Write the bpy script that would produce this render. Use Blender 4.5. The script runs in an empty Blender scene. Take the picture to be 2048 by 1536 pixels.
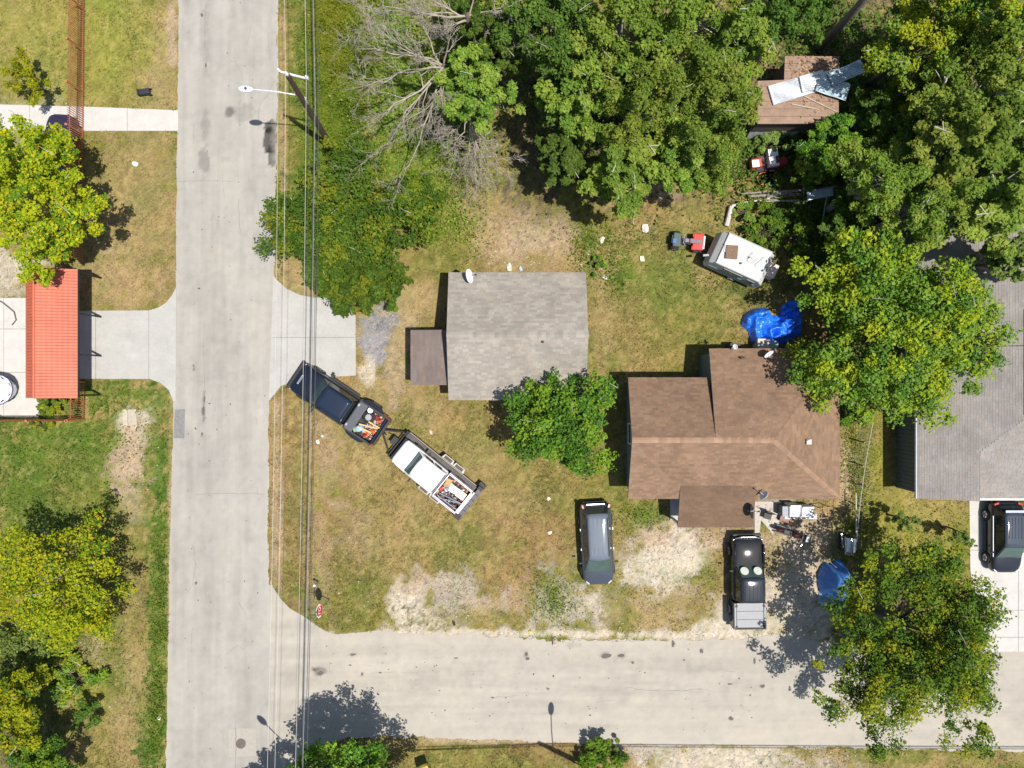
import bpy, math, random
import numpy as np
from mathutils import Vector, Matrix

sc = bpy.context.scene
R = math.radians
# ---------------------------------------------------------------- camera, sky, sun, exposure
CAM_H = 45.0          # metres above the ground
PPM = 32.0            # photograph pixels per metre on the ground
cam_d = bpy.data.cameras.new("camera")
cam_d.sensor_width = 36.0
cam_d.lens = 36.0 * PPM * CAM_H / 2048.0
cam_d.clip_start = 0.5
cam_d.clip_end = 3000
cam = bpy.data.objects.new("camera", cam_d)
cam.location = (0, 0, CAM_H)
sc.collection.objects.link(cam)
sc.camera = cam

SUN = Vector((0.29, -0.15, 1.0)).normalized()
world = bpy.data.worlds.new("World")
sc.world = world
world.use_nodes = True
wn = world.node_tree.nodes
sky = wn.new("ShaderNodeTexSky")
sky.sky_type = 'NISHITA'
sky.sun_disc = False
sky.sun_elevation = math.asin(SUN.z)
sky.sun_rotation = math.atan2(SUN.x, SUN.y)
sky.air_density = 1.0
sky.dust_density = 1.2
world.node_tree.links.new(sky.outputs[0], wn["Background"].inputs[0])
wn["Background"].inputs[1].default_value = 0.100

sun_d = bpy.data.lights.new("sun", 'SUN')
sun_d.energy = 5.0
sun_d.angle = R(0.5)
sun_d.color = (1.0, 0.96, 0.89)
sun = bpy.data.objects.new("sun", sun_d)
sun.rotation_euler = SUN.to_track_quat('Z', 'Y').to_euler()
sun.location = (10, -5, 60)
sc.collection.objects.link(sun)

sc.view_settings.view_transform = 'Standard'
sc.view_settings.look = 'None'
sc.view_settings.gamma = 1.0
sc.view_settings.use_curve_mapping = False
sc.view_settings.exposure = 0.37
sc.cycles.max_bounces = 6
sc.cycles.transparent_max_bounces = 6

rng = np.random.default_rng(7)
random.seed(7)

# ---------------------------------------------------------------- helpers
def W(px, py, z=0.0):
    """photo pixel at height z -> world x, y"""
    f = (1 - z / CAM_H) / PPM
    return ((px - 1024) * f, (768 - py) * f)

def P(px, py, z=0.0):
    x, y = W(px, py, z)
    return Vector((x, y, z))

def tag(o, label=None, cat=None, group=None, kind=None):
    if label: o["label"] = label
    if cat: o["category"] = cat
    if group: o["group"] = group
    if kind: o["kind"] = kind
    return o

def link(o, parent=None):
    sc.collection.objects.link(o)
    if parent is not None: o.parent = parent
    return o

def thing(name, label, cat, loc=(0, 0, 0), rz=0.0, group=None):
    o = bpy.data.objects.new(name, None)
    o.empty_display_size = 0.3
    o.location = loc if len(loc) == 3 else (loc[0], loc[1], 0)
    o.rotation_euler = (0, 0, rz)
    link(o)
    return tag(o, label, cat, group)

def copy_tree(o, parent=None):
    c = o.copy()
    sc.collection.objects.link(c)
    if parent is not None: c.parent = parent
    for ch in list(o.children): copy_tree(ch, c)
    return c

# ---- materials
_m = {}
def mat(name, col=(0.5, 0.5, 0.5), rough=0.7, metal=0.0, var=0.15, scale=6.0, attr=False, coat=0.0,
        bump=0.0, bscale=None, spec=0.4, var2=0.0, scale2=0.6, stretch=None):
    if name in _m: return _m[name]
    m = bpy.data.materials.new(name)
    m.use_nodes = True
    nt = m.node_tree; N = nt.nodes; L = nt.links
    b = N["Principled BSDF"]
    b.inputs["Roughness"].default_value = rough
    b.inputs["Metallic"].default_value = metal
    b.inputs["Coat Weight"].default_value = coat
    b.inputs["Coat Roughness"].default_value = 0.06
    b.inputs["Specular IOR Level"].default_value = spec
    tc = N.new("ShaderNodeTexCoord")
    vec = tc.outputs["Object"]
    if stretch:
        mp = N.new("ShaderNodeMapping"); mp.inputs["Scale"].default_value = stretch
        L.new(vec, mp.inputs[0]); vec = mp.outputs[0]
    if attr:
        a = N.new("ShaderNodeAttribute"); a.attribute_name = "col"; src = a.outputs["Color"]
    else:
        rgb = N.new("ShaderNodeRGB"); rgb.outputs[0].default_value = (*col, 1); src = rgb.outputs[0]
    for v, s in ((var, scale), (var2, scale2)):
        if v <= 0: continue
        n = N.new("ShaderNodeTexNoise"); n.inputs["Scale"].default_value = s
        n.inputs["Detail"].default_value = 5; n.inputs["Roughness"].default_value = 0.65
        L.new(vec, n.inputs["Vector"])
        mr = N.new("ShaderNodeMapRange")
        mr.inputs[1].default_value = 0.28; mr.inputs[2].default_value = 0.72
        mr.inputs[3].default_value = 1 - v; mr.inputs[4].default_value = 1 + v
        L.new(n.outputs["Fac"], mr.inputs[0])
        mx = N.new("ShaderNodeVectorMath"); mx.operation = 'SCALE'
        L.new(src, mx.inputs[0]); L.new(mr.outputs[0], mx.inputs["Scale"])
        src = mx.outputs[0]
    L.new(src, b.inputs["Base Color"])
    if bump > 0:
        n = N.new("ShaderNodeTexNoise"); n.inputs["Scale"].default_value = bscale or scale
        n.inputs["Detail"].default_value = 6
        L.new(vec, n.inputs["Vector"])
        bp = N.new("ShaderNodeBump"); bp.inputs["Strength"].default_value = bump
        bp.inputs["Distance"].default_value = 0.05
        L.new(n.outputs["Fac"], bp.inputs["Height"]); L.new(bp.outputs[0], b.inputs["Normal"])
    _m[name] = m
    return m

def leaf_mat(name, trans=0.42):
    if name in _m: return _m[name]
    m = bpy.data.materials.new(name); m.use_nodes = True
    nt = m.node_tree; N = nt.nodes; L = nt.links
    out = N["Material Output"]
    b = N["Principled BSDF"]
    b.inputs["Roughness"].default_value = 0.6
    b.inputs["Specular IOR Level"].default_value = 0.12
    a = N.new("ShaderNodeAttribute"); a.attribute_name = "col"
    oi = N.new("ShaderNodeObjectInfo")
    hs = N.new("ShaderNodeHueSaturation")
    mr = N.new("ShaderNodeMapRange"); mr.inputs[3].default_value = 0.82; mr.inputs[4].default_value = 1.18
    L.new(oi.outputs["Random"], mr.inputs[0]); L.new(mr.outputs[0], hs.inputs["Value"])
    mr2 = N.new("ShaderNodeMapRange"); mr2.inputs[3].default_value = 0.488; mr2.inputs[4].default_value = 0.512
    L.new(oi.outputs["Random"], mr2.inputs[0]); L.new(mr2.outputs[0], hs.inputs["Hue"])
    L.new(a.outputs["Color"], hs.inputs["Color"])
    tr = N.new("ShaderNodeBsdfTranslucent")
    L.new(hs.outputs[0], b.inputs["Base Color"]); L.new(hs.outputs[0], tr.inputs["Color"])
    mx = N.new("ShaderNodeMixShader"); mx.inputs[0].default_value = trans
    L.new(b.outputs[0], mx.inputs[1]); L.new(tr.outputs[0], mx.inputs[2]); L.new(mx.outputs[0], out.inputs[0])
    _m[name] = m
    return m

# ---- mesh from arrays
def mesh_np(name, V, quads=None, tris=None, col=None, smooth=False):
    me = bpy.data.meshes.new(name)
    V = np.asarray(V, dtype=np.float32)
    me.vertices.add(len(V)); me.vertices.foreach_set("co", V.ravel())
    parts = []; starts = []; tot = 0
    if quads is not None and len(quads):
        q = np.asarray(quads, dtype=np.int32); parts.append(q.ravel())
        starts.append(np.arange(len(q)) * 4); tot = len(q) * 4
    if tris is not None and len(tris):
        t = np.asarray(tris, dtype=np.int32); parts.append(t.ravel())
        starts.append(tot + np.arange(len(t)) * 3)
    li = np.concatenate(parts); st = np.concatenate(starts).astype(np.int32)
    me.loops.add(len(li)); me.loops.foreach_set("vertex_index", li)
    me.polygons.add(len(st)); me.polygons.foreach_set("loop_start", st)
    if smooth: me.polygons.foreach_set("use_smooth", np.ones(len(st), dtype=bool))
    me.update(calc_edges=True)
    if col is not None:
        a = me.attributes.new("col", 'FLOAT_COLOR', 'POINT')
        c = np.ones((len(V), 4), dtype=np.float32); c[:, :3] = col
        a.data.foreach_set("color", c.ravel())
    me.validate()
    return me

class MB:
    """collects shapes, then links them as ONE mesh object"""
    def __init__(s): s.v = []; s.f = []; s.c = []; s.cur = None
    def add(s, vs, fs):
        o = len(s.v); s.v += [tuple(v) for v in vs]; s.f += [tuple(i + o for i in f) for f in fs]
        s.c += [s.cur or (1, 1, 1)] * len(vs); return s
    def box(s, c, d, rz=0.0, ry=0.0, rx=0.0, taper=1.0):
        x, y, z = d[0] / 2, d[1] / 2, d[2] / 2
        M = Matrix.Rotation(rz, 3, 'Z') @ Matrix.Rotation(ry, 3, 'Y') @ Matrix.Rotation(rx, 3, 'X')
        vs = []
        for sz in (-1, 1):
            k = taper if sz > 0 else 1
            for sx, sy in ((-1, -1), (1, -1), (1, 1), (-1, 1)):
                vs.append(M @ Vector((sx * x * k, sy * y * k, sz * z)) + Vector(c))
        return s.add(vs, [(3, 2, 1, 0), (4, 5, 6, 7), (0, 1, 5, 4), (1, 2, 6, 5), (2, 3, 7, 6), (3, 0, 4, 7)])
    def tube(s, pts, rad, n=6, cap=True):
        pts = [Vector(p) for p in pts]
        if not hasattr(rad, '__len__'): rad = [rad] * len(pts)
        vs = []; fs = []
        for i, p in enumerate(pts):
            t = (pts[min(i + 1, len(pts) - 1)] - pts[max(i - 1, 0)])
            t = t.normalized() if t.length > 1e-9 else Vector((0, 0, 1))
            u = t.cross(Vector((0, 0, 1)) if abs(t.z) < 0.9 else Vector((1, 0, 0))).normalized()
            w = t.cross(u)
            for k in range(n):
                a = 2 * math.pi * k / n
                vs.append(p + (u * math.cos(a) + w * math.sin(a)) * rad[i])
        for i in range(len(pts) - 1):
            for k in range(n):
                k2 = (k + 1) % n
                fs.append((i * n + k, i * n + k2, (i + 1) * n + k2, (i + 1) * n + k))
        if cap:
            fs.append(tuple(range(n - 1, -1, -1))); fs.append(tuple((len(pts) - 1) * n + k for k in range(n)))
        return s.add(vs, fs)
    def disc(s, c, r, h, n=16, axis='Z', r2=None):
        c = Vector(c); d = {'X': Vector((1, 0, 0)), 'Y': Vector((0, 1, 0)), 'Z': Vector((0, 0, 1))}[axis]
        return s.tube([c - d * h / 2, c + d * h / 2], [r, r if r2 is None else r2], n)
    def prism(s, poly, z0, z1):
        n = len(poly)
        if sum(poly[i][0] * poly[(i + 1) % n][1] - poly[(i + 1) % n][0] * poly[i][1] for i in range(n)) < 0:
            poly = poly[::-1]
        vs = [(p[0], p[1], z0) for p in poly] + [(p[0], p[1], z1) for p in poly]
        fs = [tuple(range(n - 1, -1, -1)), tuple(range(n, 2 * n))]
        fs += [(i, (i + 1) % n, (i + 1) % n + n, i + n) for i in range(n)]
        return s.add(vs, fs)
    def slab3(s, poly, th=0.05):
        """planar 3-D polygon with thickness below it"""
        poly = [Vector(p) for p in poly]; n = len(poly)
        nr = Vector((0, 0, 0))
        for i in range(n): nr += poly[i].cross(poly[(i + 1) % n])
        if nr.z < 0: poly = poly[::-1]
        lo = [p - Vector((0, 0, th)) for p in poly]
        fs = [tuple(range(n)), tuple(range(2 * n - 1, n - 1, -1))]
        fs += [(i, i + n, (i + 1) % n + n, (i + 1) % n) for i in range(n)]
        return s.add(poly + lo, fs)
    def blob(s, c, r, n=8, m=5, jit=0.15):
        """rough stone-like lump"""
        c = Vector(c); vs = []; fs = []
        rx, ry, rz = r if hasattr(r, '__len__') else (r, r, r)
        for i in range(m + 1):
            th = math.pi * i / m
            for k in range(n):
                a = 2 * math.pi * k / n; j = 1 + random.uniform(-jit, jit)
                vs.append(c + Vector((rx * math.sin(th) * math.cos(a) * j, ry * math.sin(th) * math.sin(a) * j, rz * math.cos(th) * j)))
        for i in range(m):
            for k in range(n):
                k2 = (k + 1) % n
                fs.append((i * n + k, (i + 1) * n + k, (i + 1) * n + k2, i * n + k2))
        return s.add(vs, fs)
    def mesh(s, name, smooth=False, col=False):
        me = bpy.data.meshes.new(name); me.from_pydata(s.v, [], s.f)
        if smooth: me.polygons.foreach_set("use_smooth", [True] * len(me.polygons))
        if col:
            a = me.attributes.new("col", 'FLOAT_COLOR', 'POINT')
            a.data.foreach_set("color", [x for c in s.c for x in (*c, 1)])
        me.update()
        return me
    def build(s, name, m, parent=None, smooth=False, sub=0, bevel=0.0, col=False):
        me = s.mesh(name, smooth, col)
        me.materials.append(m)
        o = bpy.data.objects.new(name, me); link(o, parent)
        if bevel:
            md = o.modifiers.new("bevel", 'BEVEL'); md.width = bevel; md.segments = 2; md.limit_method = 'ANGLE'
        if sub:
            md = o.modifiers.new("sub", 'SUBSURF'); md.levels = sub; md.render_levels = sub
        return o

def obj_np(name, me, m, parent=None):
    me.materials.append(m)
    return link(bpy.data.objects.new(name, me), parent)

# ---- numpy value noise
_lat = np.random.default_rng(3).random((256, 256))
def vnoise(x, y):
    xi = np.floor(x).astype(int); yi = np.floor(y).astype(int)
    fx = x - xi; fy = y - yi
    fx = fx * fx * (3 - 2 * fx); fy = fy * fy * (3 - 2 * fy)
    a = _lat[xi % 256, yi % 256]; b = _lat[(xi + 1) % 256, yi % 256]
    c = _lat[xi % 256, (yi + 1) % 256]; d = _lat[(xi + 1) % 256, (yi + 1) % 256]
    return (a * (1 - fx) + b * fx) * (1 - fy) + (c * (1 - fx) + d * fx) * fy
def fbm(x, y, o=4, g=0.55):
    s = 0; a = 1; t = 0
    for k in range(o):
        s = s + a * vnoise(x * 2 ** k + 17.3 * k, y * 2 ** k + 9.1 * k); t += a; a *= g
    return s / t
def pip(px, py, poly):
    inside = np.zeros(px.shape, bool); n = len(poly)
    for i in range(n):
        x1, y1 = poly[i]; x2, y2 = poly[(i + 1) % n]
        if y1 == y2: continue
        c = ((y1 > py) != (y2 > py)) & (px < (x2 - x1) * (py - y1) / (y2 - y1) + x1)
        inside ^= c
    return inside

# ---------------------------------------------------------------- pavement outlines (photo pixels on the ground)
def lerp_tab(tab, t):
    return np.interp(t, [a for a, _ in tab], [b for _, b in tab])
ROAD_L = [(-3000, 357), (0, 357), (200, 356), (350, 353), (560, 352), (620, 350), (800, 347), (1000, 342), (1200, 338), (1400, 334), (1600, 331), (4000, 331)]
ROAD_R = [(-3000, 556), (0, 556), (150, 555), (300, 553), (400, 550), (560, 549), (750, 545), (800, 539), (1000, 537), (1150, 536), (1170, 541), (1185, 553), (1600, 556), (4000, 556)]
ST_T = [(500, 1100), (536, 1145), (545, 1172), (560, 1196), (580, 1217), (606, 1232), (628, 1247), (650, 1262), (670, 1268), (760, 1262), (900, 1270), (1000, 1272), (1100, 1283), (1250, 1280), (1400, 1278), (1560, 1272), (1700, 1290), (1960, 1303), (2048, 1303), (4000, 1303)]
ST_B = [(500, 1640), (545, 1575), (600, 1510), (660, 1482), (760, 1471), (1000, 1480), (1250, 1490), (1500, 1492), (1700, 1496), (2048, 1503), (4000, 1506)]
DRIVE_MID = [(547, 552), (556, 562), (574, 578), (600, 590), (625, 595), (711, 597), (712, 751), (640, 755), (600, 760), (562, 772), (538, 802)]
DRIVE_LEFT = [(353, 574), (345, 590), (332, 606), (316, 616), (297, 621), (60, 622), (60, 757), (300, 758), (322, 766), (338, 780), (347, 802), (352, 802)]
PATH_TOP = [(-120, 206), (180, 214), (357, 221), (357, 262), (180, 262), (-120, 258)]
PATIO = [(-200, 596), (60, 596), (60, 756), (78, 756), (78, 834), (-200, 834)]
DRIVE_RIGHT = [(1938, 1000), (1988, 998), (1991, 1030), (2180, 1030), (2180, 1303), (1970, 1303), (1958, 1262), (1940, 1140)]
road_poly = [(a, t) for t, a in ROAD_L if -200 < t < 1700] + [(a, t) for t, a in ROAD_R[::-1] if -200 < t < 1700]
st_poly = [p for p in ST_T if p[0] < 2300] + [(2300, 1303), (2300, 1503)] + [p for p in ST_B[::-1] if p[0] < 2300]
PAVED = [road_poly, st_poly, DRIVE_MID, DRIVE_LEFT, PATH_TOP, PATIO, DRIVE_RIGHT]

# ---------------------------------------------------------------- ground colours (soil and grass; one dark grass tone holds tree shade)
DRY = (.206, .149, .058); OLIVE = (.140, .130, .031); GREEN = (.088, .124, .018); LUSH = (.064, .112, .014)
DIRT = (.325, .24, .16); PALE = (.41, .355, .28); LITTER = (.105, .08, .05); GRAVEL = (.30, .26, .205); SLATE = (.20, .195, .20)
RUST = (.175, .108, .048); STRAW = (.255, .186, .088); TREESHADE = (.07, .08, .03); YELLOWG = (.185, .18, .028)
# (cx, cy, rx, ry, colour, weight, raggedness)
PATCH = [
    (170, 130, 320, 330, OLIVE, .9, .3), (170, 90, 260, 150, (.205, .19, .045), .8, .4), (215, 60, 40, 140, (.17, .185, .03), .6, .5), (310, 180, 40, 60, STRAW, .5, .7), (260, 420, 110, 210, STRAW, .55, .5), (230, 560, 110, 70, STRAW, .8, .4),
    (330, 160, 30, 200, STRAW, .5, .6), (345, 60, 12, 90, DIRT, .8, .5), (20, 540, 60, 60, PALE, .8, .6), (70, 250, 90, 60, PALE, .25, .5),
    (120, 950, 240, 200, GREEN, .95, .5), (70, 900, 140, 90, LUSH, .4, .7), (150, 960, 70, 70, OLIVE, .4, .8), (250, 790, 110, 40, GREEN, .6, .6), (300, 880, 60, 130, LUSH, .5, .6), (170, 1330, 190, 260, OLIVE, .8, .4),
    (262, 1400, 46, 190, STRAW, .6, .8), (220, 1300, 40, 120, GREEN, .35, .8), (318, 1250, 22, 320, LUSH, .85, .5), (300, 1480, 26, 100, LUSH, .8, .5), (268, 850, 36, 38, PALE, .8, .6),
    (262, 905, 30, 60, DIRT, .9, .6), (245, 945, 45, 30, DIRT, .9, .6), (265, 1010, 30, 40, DIRT, .5, .7), (180, 1300, 40, 40, DIRT, .45, .7),
    (150, 1370, 60, 60, YELLOWG, .8, .4), (342, 1200, 6, 360, DIRT, .8, .6), (40, 1480, 130, 110, TREESHADE, .7, .4),
    # strip beside the street
    (590, 160, 60, 320, OLIVE, .9, .3), (566, 250, 10, 340, STRAW, .9, .6), (650, 160, 70, 300, GREEN, .9, .4), (600, 560, 60, 60, STRAW, .85, .4),
    (585, 1000, 50, 260, RUST, .45, .5), (556, 1000, 14, 240, DIRT, .6, .6), (600, 930, 20, 160, OLIVE, .5, .6),
    # front yard
    (860, 960, 300, 260, DRY, .85, .3), (960, 920, 130, 90, OLIVE, .55, .6), (1150, 960, 90, 80, OLIVE, .6, .6), (700, 1000, 70, 220, OLIVE, .45, .6), (900, 940, 90, 60, STRAW, .4, .8), (720, 930, 60, 90, STRAW, .45, .8), (820, 1050, 60, 50, STRAW, .4, .8), (1010, 1020, 60, 60, STRAW, .3, .8), (940, 1090, 50, 40, GREEN, .35, .8), (830, 860, 40, 40, GREEN, .3, .8), (680, 1080, 50, 180, RUST, .45, .6),
    (700, 1180, 60, 90, GREEN, .3, .6), (900, 1090, 90, 70, OLIVE, .6, .6), (1060, 1100, 90, 100, RUST, .4, .6), (830, 860, 60, 60, OLIVE, .4, .6),
    (740, 790, 50, 40, STRAW, .8, .5), (800, 600, 90, 70, STRAW, .9, .4), (790, 700, 40, 120, DIRT, .6, .6), (770, 660, 60, 60, STRAW, .5, .6), (850, 830, 40, 40, STRAW, .5, .6),
    (755, 665, 36, 52, SLATE, .95, .5), (748, 705, 26, 40, SLATE, .95, .5), (735, 745, 20, 30, PALE, .8, .5),
    (818, 1215, 46, 72, PALE, .95, .5), (850, 1170, 60, 30, DIRT, .8, .6), (860, 1240, 70, 30, PALE, .7, .7), (905, 1200, 70, 56, GRAVEL, .8, .8), (960, 1225, 60, 30, DIRT, .5, .9), (720, 1050, 40, 60, DIRT, .25, .9), (660, 900, 26, 90, DIRT, .35, .9), (640, 1120, 26, 90, DIRT, .3, .9), (1010, 1240, 200, 26, OLIVE, .6, .6), (1130, 1215, 95, 70, GRAVEL, .85, .8), (1190, 1200, 50, 40, PALE, .5, .9), (1040, 1200, 50, 40, DIRT, .35, .9),
    (1120, 1262, 60, 16, GRAVEL, .9, .5), (1110, 1200, 34, 50, GREEN, .5, .7), (1215, 1100, 24, 130, OLIVE, .7, .5), (1240, 1190, 26, 60, OLIVE, .8, .5),
    (1335, 1122, 92, 92, PALE, .95, .45), (1290, 1160, 40, 50, PALE, .6, .6), (1400, 1110, 50, 60, PALE, .6, .7), (1300, 1070, 40, 30, DIRT, .8, .6), (1390, 1200, 60, 50, DRY, .7, .6), (1320, 1235, 90, 40, STRAW, .8, .5), (1420, 1160, 20, 70, OLIVE, .6, .6), (1300, 1030, 40, 26, GREEN, .8, .5),
    (1570, 1140, 70, 120, DIRT, .85, .4), (1620, 1060, 70, 60, DIRT, .7, .5), (1580, 1220, 110, 80, PALE, .9, .4), (1470, 1255, 110, 34, PALE, .95, .5), (1600, 1120, 60, 90, PALE, .5, .6), (1440, 1220, 40, 30, PALE, .6, .8), (1540, 1100, 30, 50, OLIVE, .6, .7), (1490, 1075, 60, 20, DIRT, .8, .5), (1560, 1010, 60, 24, GRAVEL, .8, .3),
    (1420, 1070, 30, 25, DIRT, .7, .6), (1000, 1268, 420, 10, PALE, .85, .6), (1400, 1272, 300, 12, PALE, .9, .5),
    # back yard between the houses
    (1320, 600, 200, 170, OLIVE, .75, .3), (1340, 560, 120, 100, GREEN, .5, .7), (1230, 720, 40, 40, GREEN, .4, .7), (1440, 440, 50, 50, GREEN, .4, .7), (1250, 660, 70, 70, DRY, .6, .6), (1420, 660, 60, 60, OLIVE, .5, .5), (1240, 540, 30, 40, GREEN, .8, .5), (1350, 440, 120, 60, DRY, .45, .5), (1200, 640, 24, 180, STRAW, .5, .5),
    (1420, 540, 50, 50, STRAW, .5, .5), (1500, 450, 70, 60, STRAW, .6, .5), (1560, 430, 50, 50, GREEN, .5, .6), (1540, 560, 90, 60, TREESHADE, .5, .4),
    (1050, 470, 120, 60, DIRT, .8, .4), (970, 450, 60, 60, STRAW, .8, .5), (1080, 430, 110, 40, LITTER, .3, .5), (1130, 520, 90, 30, STRAW, .6, .6), (900, 470, 60, 60, OLIVE, .8, .5), (1180, 500, 20, 60, GREEN, .7, .5), (950, 400, 60, 40, STRAW, .7, .5),
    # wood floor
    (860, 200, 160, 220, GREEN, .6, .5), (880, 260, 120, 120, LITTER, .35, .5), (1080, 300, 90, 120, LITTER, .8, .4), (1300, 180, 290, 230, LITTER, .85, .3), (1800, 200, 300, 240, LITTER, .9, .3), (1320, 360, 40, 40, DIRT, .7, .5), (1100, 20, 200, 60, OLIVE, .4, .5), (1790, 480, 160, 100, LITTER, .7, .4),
    # right
    (1700, 900, 40, 120, DRY, .7, .5), (1730, 950, 28, 160, GREEN, .55, .5), (1690, 960, 16, 120, DIRT, .7, .5), (1830, 1080, 130, 120, YELLOWG, .8, .3), (1860, 1020, 60, 60, STRAW, .35, .7), (1760, 930, 20, 90, YELLOWG, .7, .4), (1800, 1200, 120, 100, TREESHADE, .5, .4), (2020, 1010, 50, 30, GREEN, .8, .4),
    (1690, 1080, 30, 70, GREEN, .5, .5),
    # bottom strip
    (920, 1530, 200, 50, OLIVE, .8, .4), (1080, 1500, 120, 30, RUST, .5, .6), (1440, 1515, 200, 36, PALE, .9, .4), (1300, 1500, 70, 22, GRAVEL, .7, .6), (1640, 1530, 120, 30, GRAVEL, .5, .7), (1800, 1515, 100, 22, OLIVE, .9, .5), (2010, 1515, 50, 20, DRY, .9, .5), (1000, 1480, 260, 9, DIRT, .8, .6), (700, 1510, 70, 40, TREESHADE, .5, .4),
]
def ground_col(px, py):
    u = px / 32.0; v = py / 32.0
    n1 = fbm(u * .35, v * .35, 4); n2 = fbm(u * 1.3 + 40, v * 1.3 + 11, 4); n3 = fbm(u * 3.3 + 7, v * 3.3 + 3, 3); n4 = fbm(u * 8 + 1, v * 8 + 5, 2); n5 = fbm(u * .8 + 31, v * .8 + 77, 3)
    c = np.empty(px.shape + (3,)); t = np.clip((n1 - .35) / .3, 0, 1)[..., None]
    c[:] = np.array(DRY) * (1 - t) + np.array(OLIVE) * t
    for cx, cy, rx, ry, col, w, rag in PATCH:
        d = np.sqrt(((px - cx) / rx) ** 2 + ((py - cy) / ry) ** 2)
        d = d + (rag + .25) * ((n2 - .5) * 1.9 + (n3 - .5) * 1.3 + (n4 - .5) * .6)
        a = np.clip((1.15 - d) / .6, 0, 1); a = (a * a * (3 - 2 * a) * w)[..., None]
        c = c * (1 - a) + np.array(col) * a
    # tufts, thatch and bare spots
    s = np.clip((n3 - .5) * 2.6, -1, 1)[..., None]
    c = c * (1 + .24 * s) * (1 + .55 * (n4 - .5))[..., None]
    w = np.clip((n5 - .5) * 4, -1, 1)[..., None]
    c = c * (1 + w * np.array((.17, .07, .14)) * np.clip(1.5 - c.sum(-1, keepdims=True) * 2.0, .25, 1))
    g = np.clip((n2 - .56) * 5, 0, 1)[..., None] * .28
    c = c * (1 - g) + c * np.array((.62, .86, .5)) * g
    b = np.clip((n3 - .61) * 6, 0, 1)[..., None] * .38
    c = c * (1 - b) + np.array(STRAW) * 1.1 * b
    far = np.clip(np.maximum(np.abs(u - 32) - 33.5, np.abs(v - 24) - 25.5) / 4, 0, 1)[..., None]
    c = c * (1 - far) + np.array((.135, .125, .036)) * far
    return np.clip(c, .01, .8)
def axis(a, b, step, ext):
    core = np.arange(a, b + 1e-6, step)
    lo = [a - d for d in ext][::-1]; hi = [core[-1] + d for d in ext]
    return np.concatenate([lo, core, hi])
EXT = [1, 3, 7, 15, 30, 60, 120, 250, 500]
gx = axis(-34, 34, .125, EXT); gy = axis(-26, 26, .125, EXT)
def grid_obj(name, gx, gy, z, colf, m, noise=None):
    X, Y = np.meshgrid(gx, gy)
    px = X * 32 + 1024; py = 768 - Y * 32
    C = colf(px, py)
    V = np.stack([X, Y, np.full_like(X, z)], -1).reshape(-1, 3)
    nx, ny = len(gx), len(gy)
    i = np.arange(nx * ny).reshape(ny, nx)
    q = np.stack([i[:-1, :-1], i[:-1, 1:], i[1:, 1:], i[1:, :-1]], -1).reshape(-1, 4)
    return obj_np(name, mesh_np(name, V, q, col=C.reshape(-1, 3)), m)
M_ground = mat("grass_soil", attr=True, rough=.95, var=.30, scale=9, var2=.16, scale2=32, bump=.5, bscale=16, spec=.15)
ground = tag(grid_obj("ground", gx, gy, 0.0, ground_col, M_ground), "dry patchy grass and bare earth", kind="structure")

# ---- streets: strips between two edge curves
def strip(name, along, lo, hi, nacross, z, vert, colf, m):
    t = along; a = lo(t); b = hi(t)
    k = np.linspace(0, 1, nacross)
    A = a[:, None] * (1 - k) + b[:, None] * k
    T = np.repeat(t[:, None], nacross, 1)
    px, py = (A, T) if vert else (T, A)
    C = colf(px, py)
    V = np.stack([(px - 1024) / 32, (768 - py) / 32, np.full_like(px, z)], -1).reshape(-1, 3)
    i = np.arange(len(t) * nacross).reshape(len(t), nacross)
    q = np.stack([i[:-1, :-1], i[:-1, 1:], i[1:, 1:], i[1:, :-1]], -1).reshape(-1, 4)
    if vert: q = q[:, ::-1]
    else: q = q[:, ::-1]
    me = mesh_np(name, V, q, col=C.reshape(-1, 3))
    if me.polygons[0].normal.z < 0: me.flip_normals()
    return obj_np(name, me, m)
M_road = mat("worn_asphalt", attr=True, rough=.9, var=.05, scale=2.0, var2=.06, scale2=40, bump=.12, bscale=60, spec=.2)
STAIN = [(458, 226, 9, 11, .5), (487, 228, 22, 20, .8), (541, 254, 12, 14, .24), (541, 282, 15, 26, .26), (544, 312, 9, 22, .34), (408, 318, 10, 32, .72), (410, 250, 8, 30, .85),
         (407, 820, 3, 22, .5), (408, 790, 2, 10, .6), (475, 715, 20, 40, .95), (520, 480, 20, 20, .93), (640, 1343, 12, 8, .6), (629, 1338, 7, 5, .65), (706, 1309, 7, 3, .45), (724, 1349, 3, 5, .5),
         (1053, 1311, 5, 8, .5), (1209, 1310, 13, 7, .55), (1243, 1311, 10, 6, .72), (1265, 1325, 4, 3, .45), (1346, 1288, 5, 8, .62), (1403, 1301, 4, 7, .5), (1462, 1438, 6, 5, .55), (1525, 1372, 6, 3, .4), (1510, 1322, 3, 6, .6),
         (1095, 1377, 3, 2, .5), (412, 40, 6, 30, .9), (410, 110, 8, 30, .9), (425, 460, 5, 40, .9), (500, 1210, 8, 12, .9), (900, 1350, 90, 26, .96), (1250, 1385, 110, 20, .95), (1150, 1290, 20, 6, .7), (405, 870, 2, 3, .4), (395, 650, 2, 2, .4), (388, 738, 2, 2, .4)]
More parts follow.
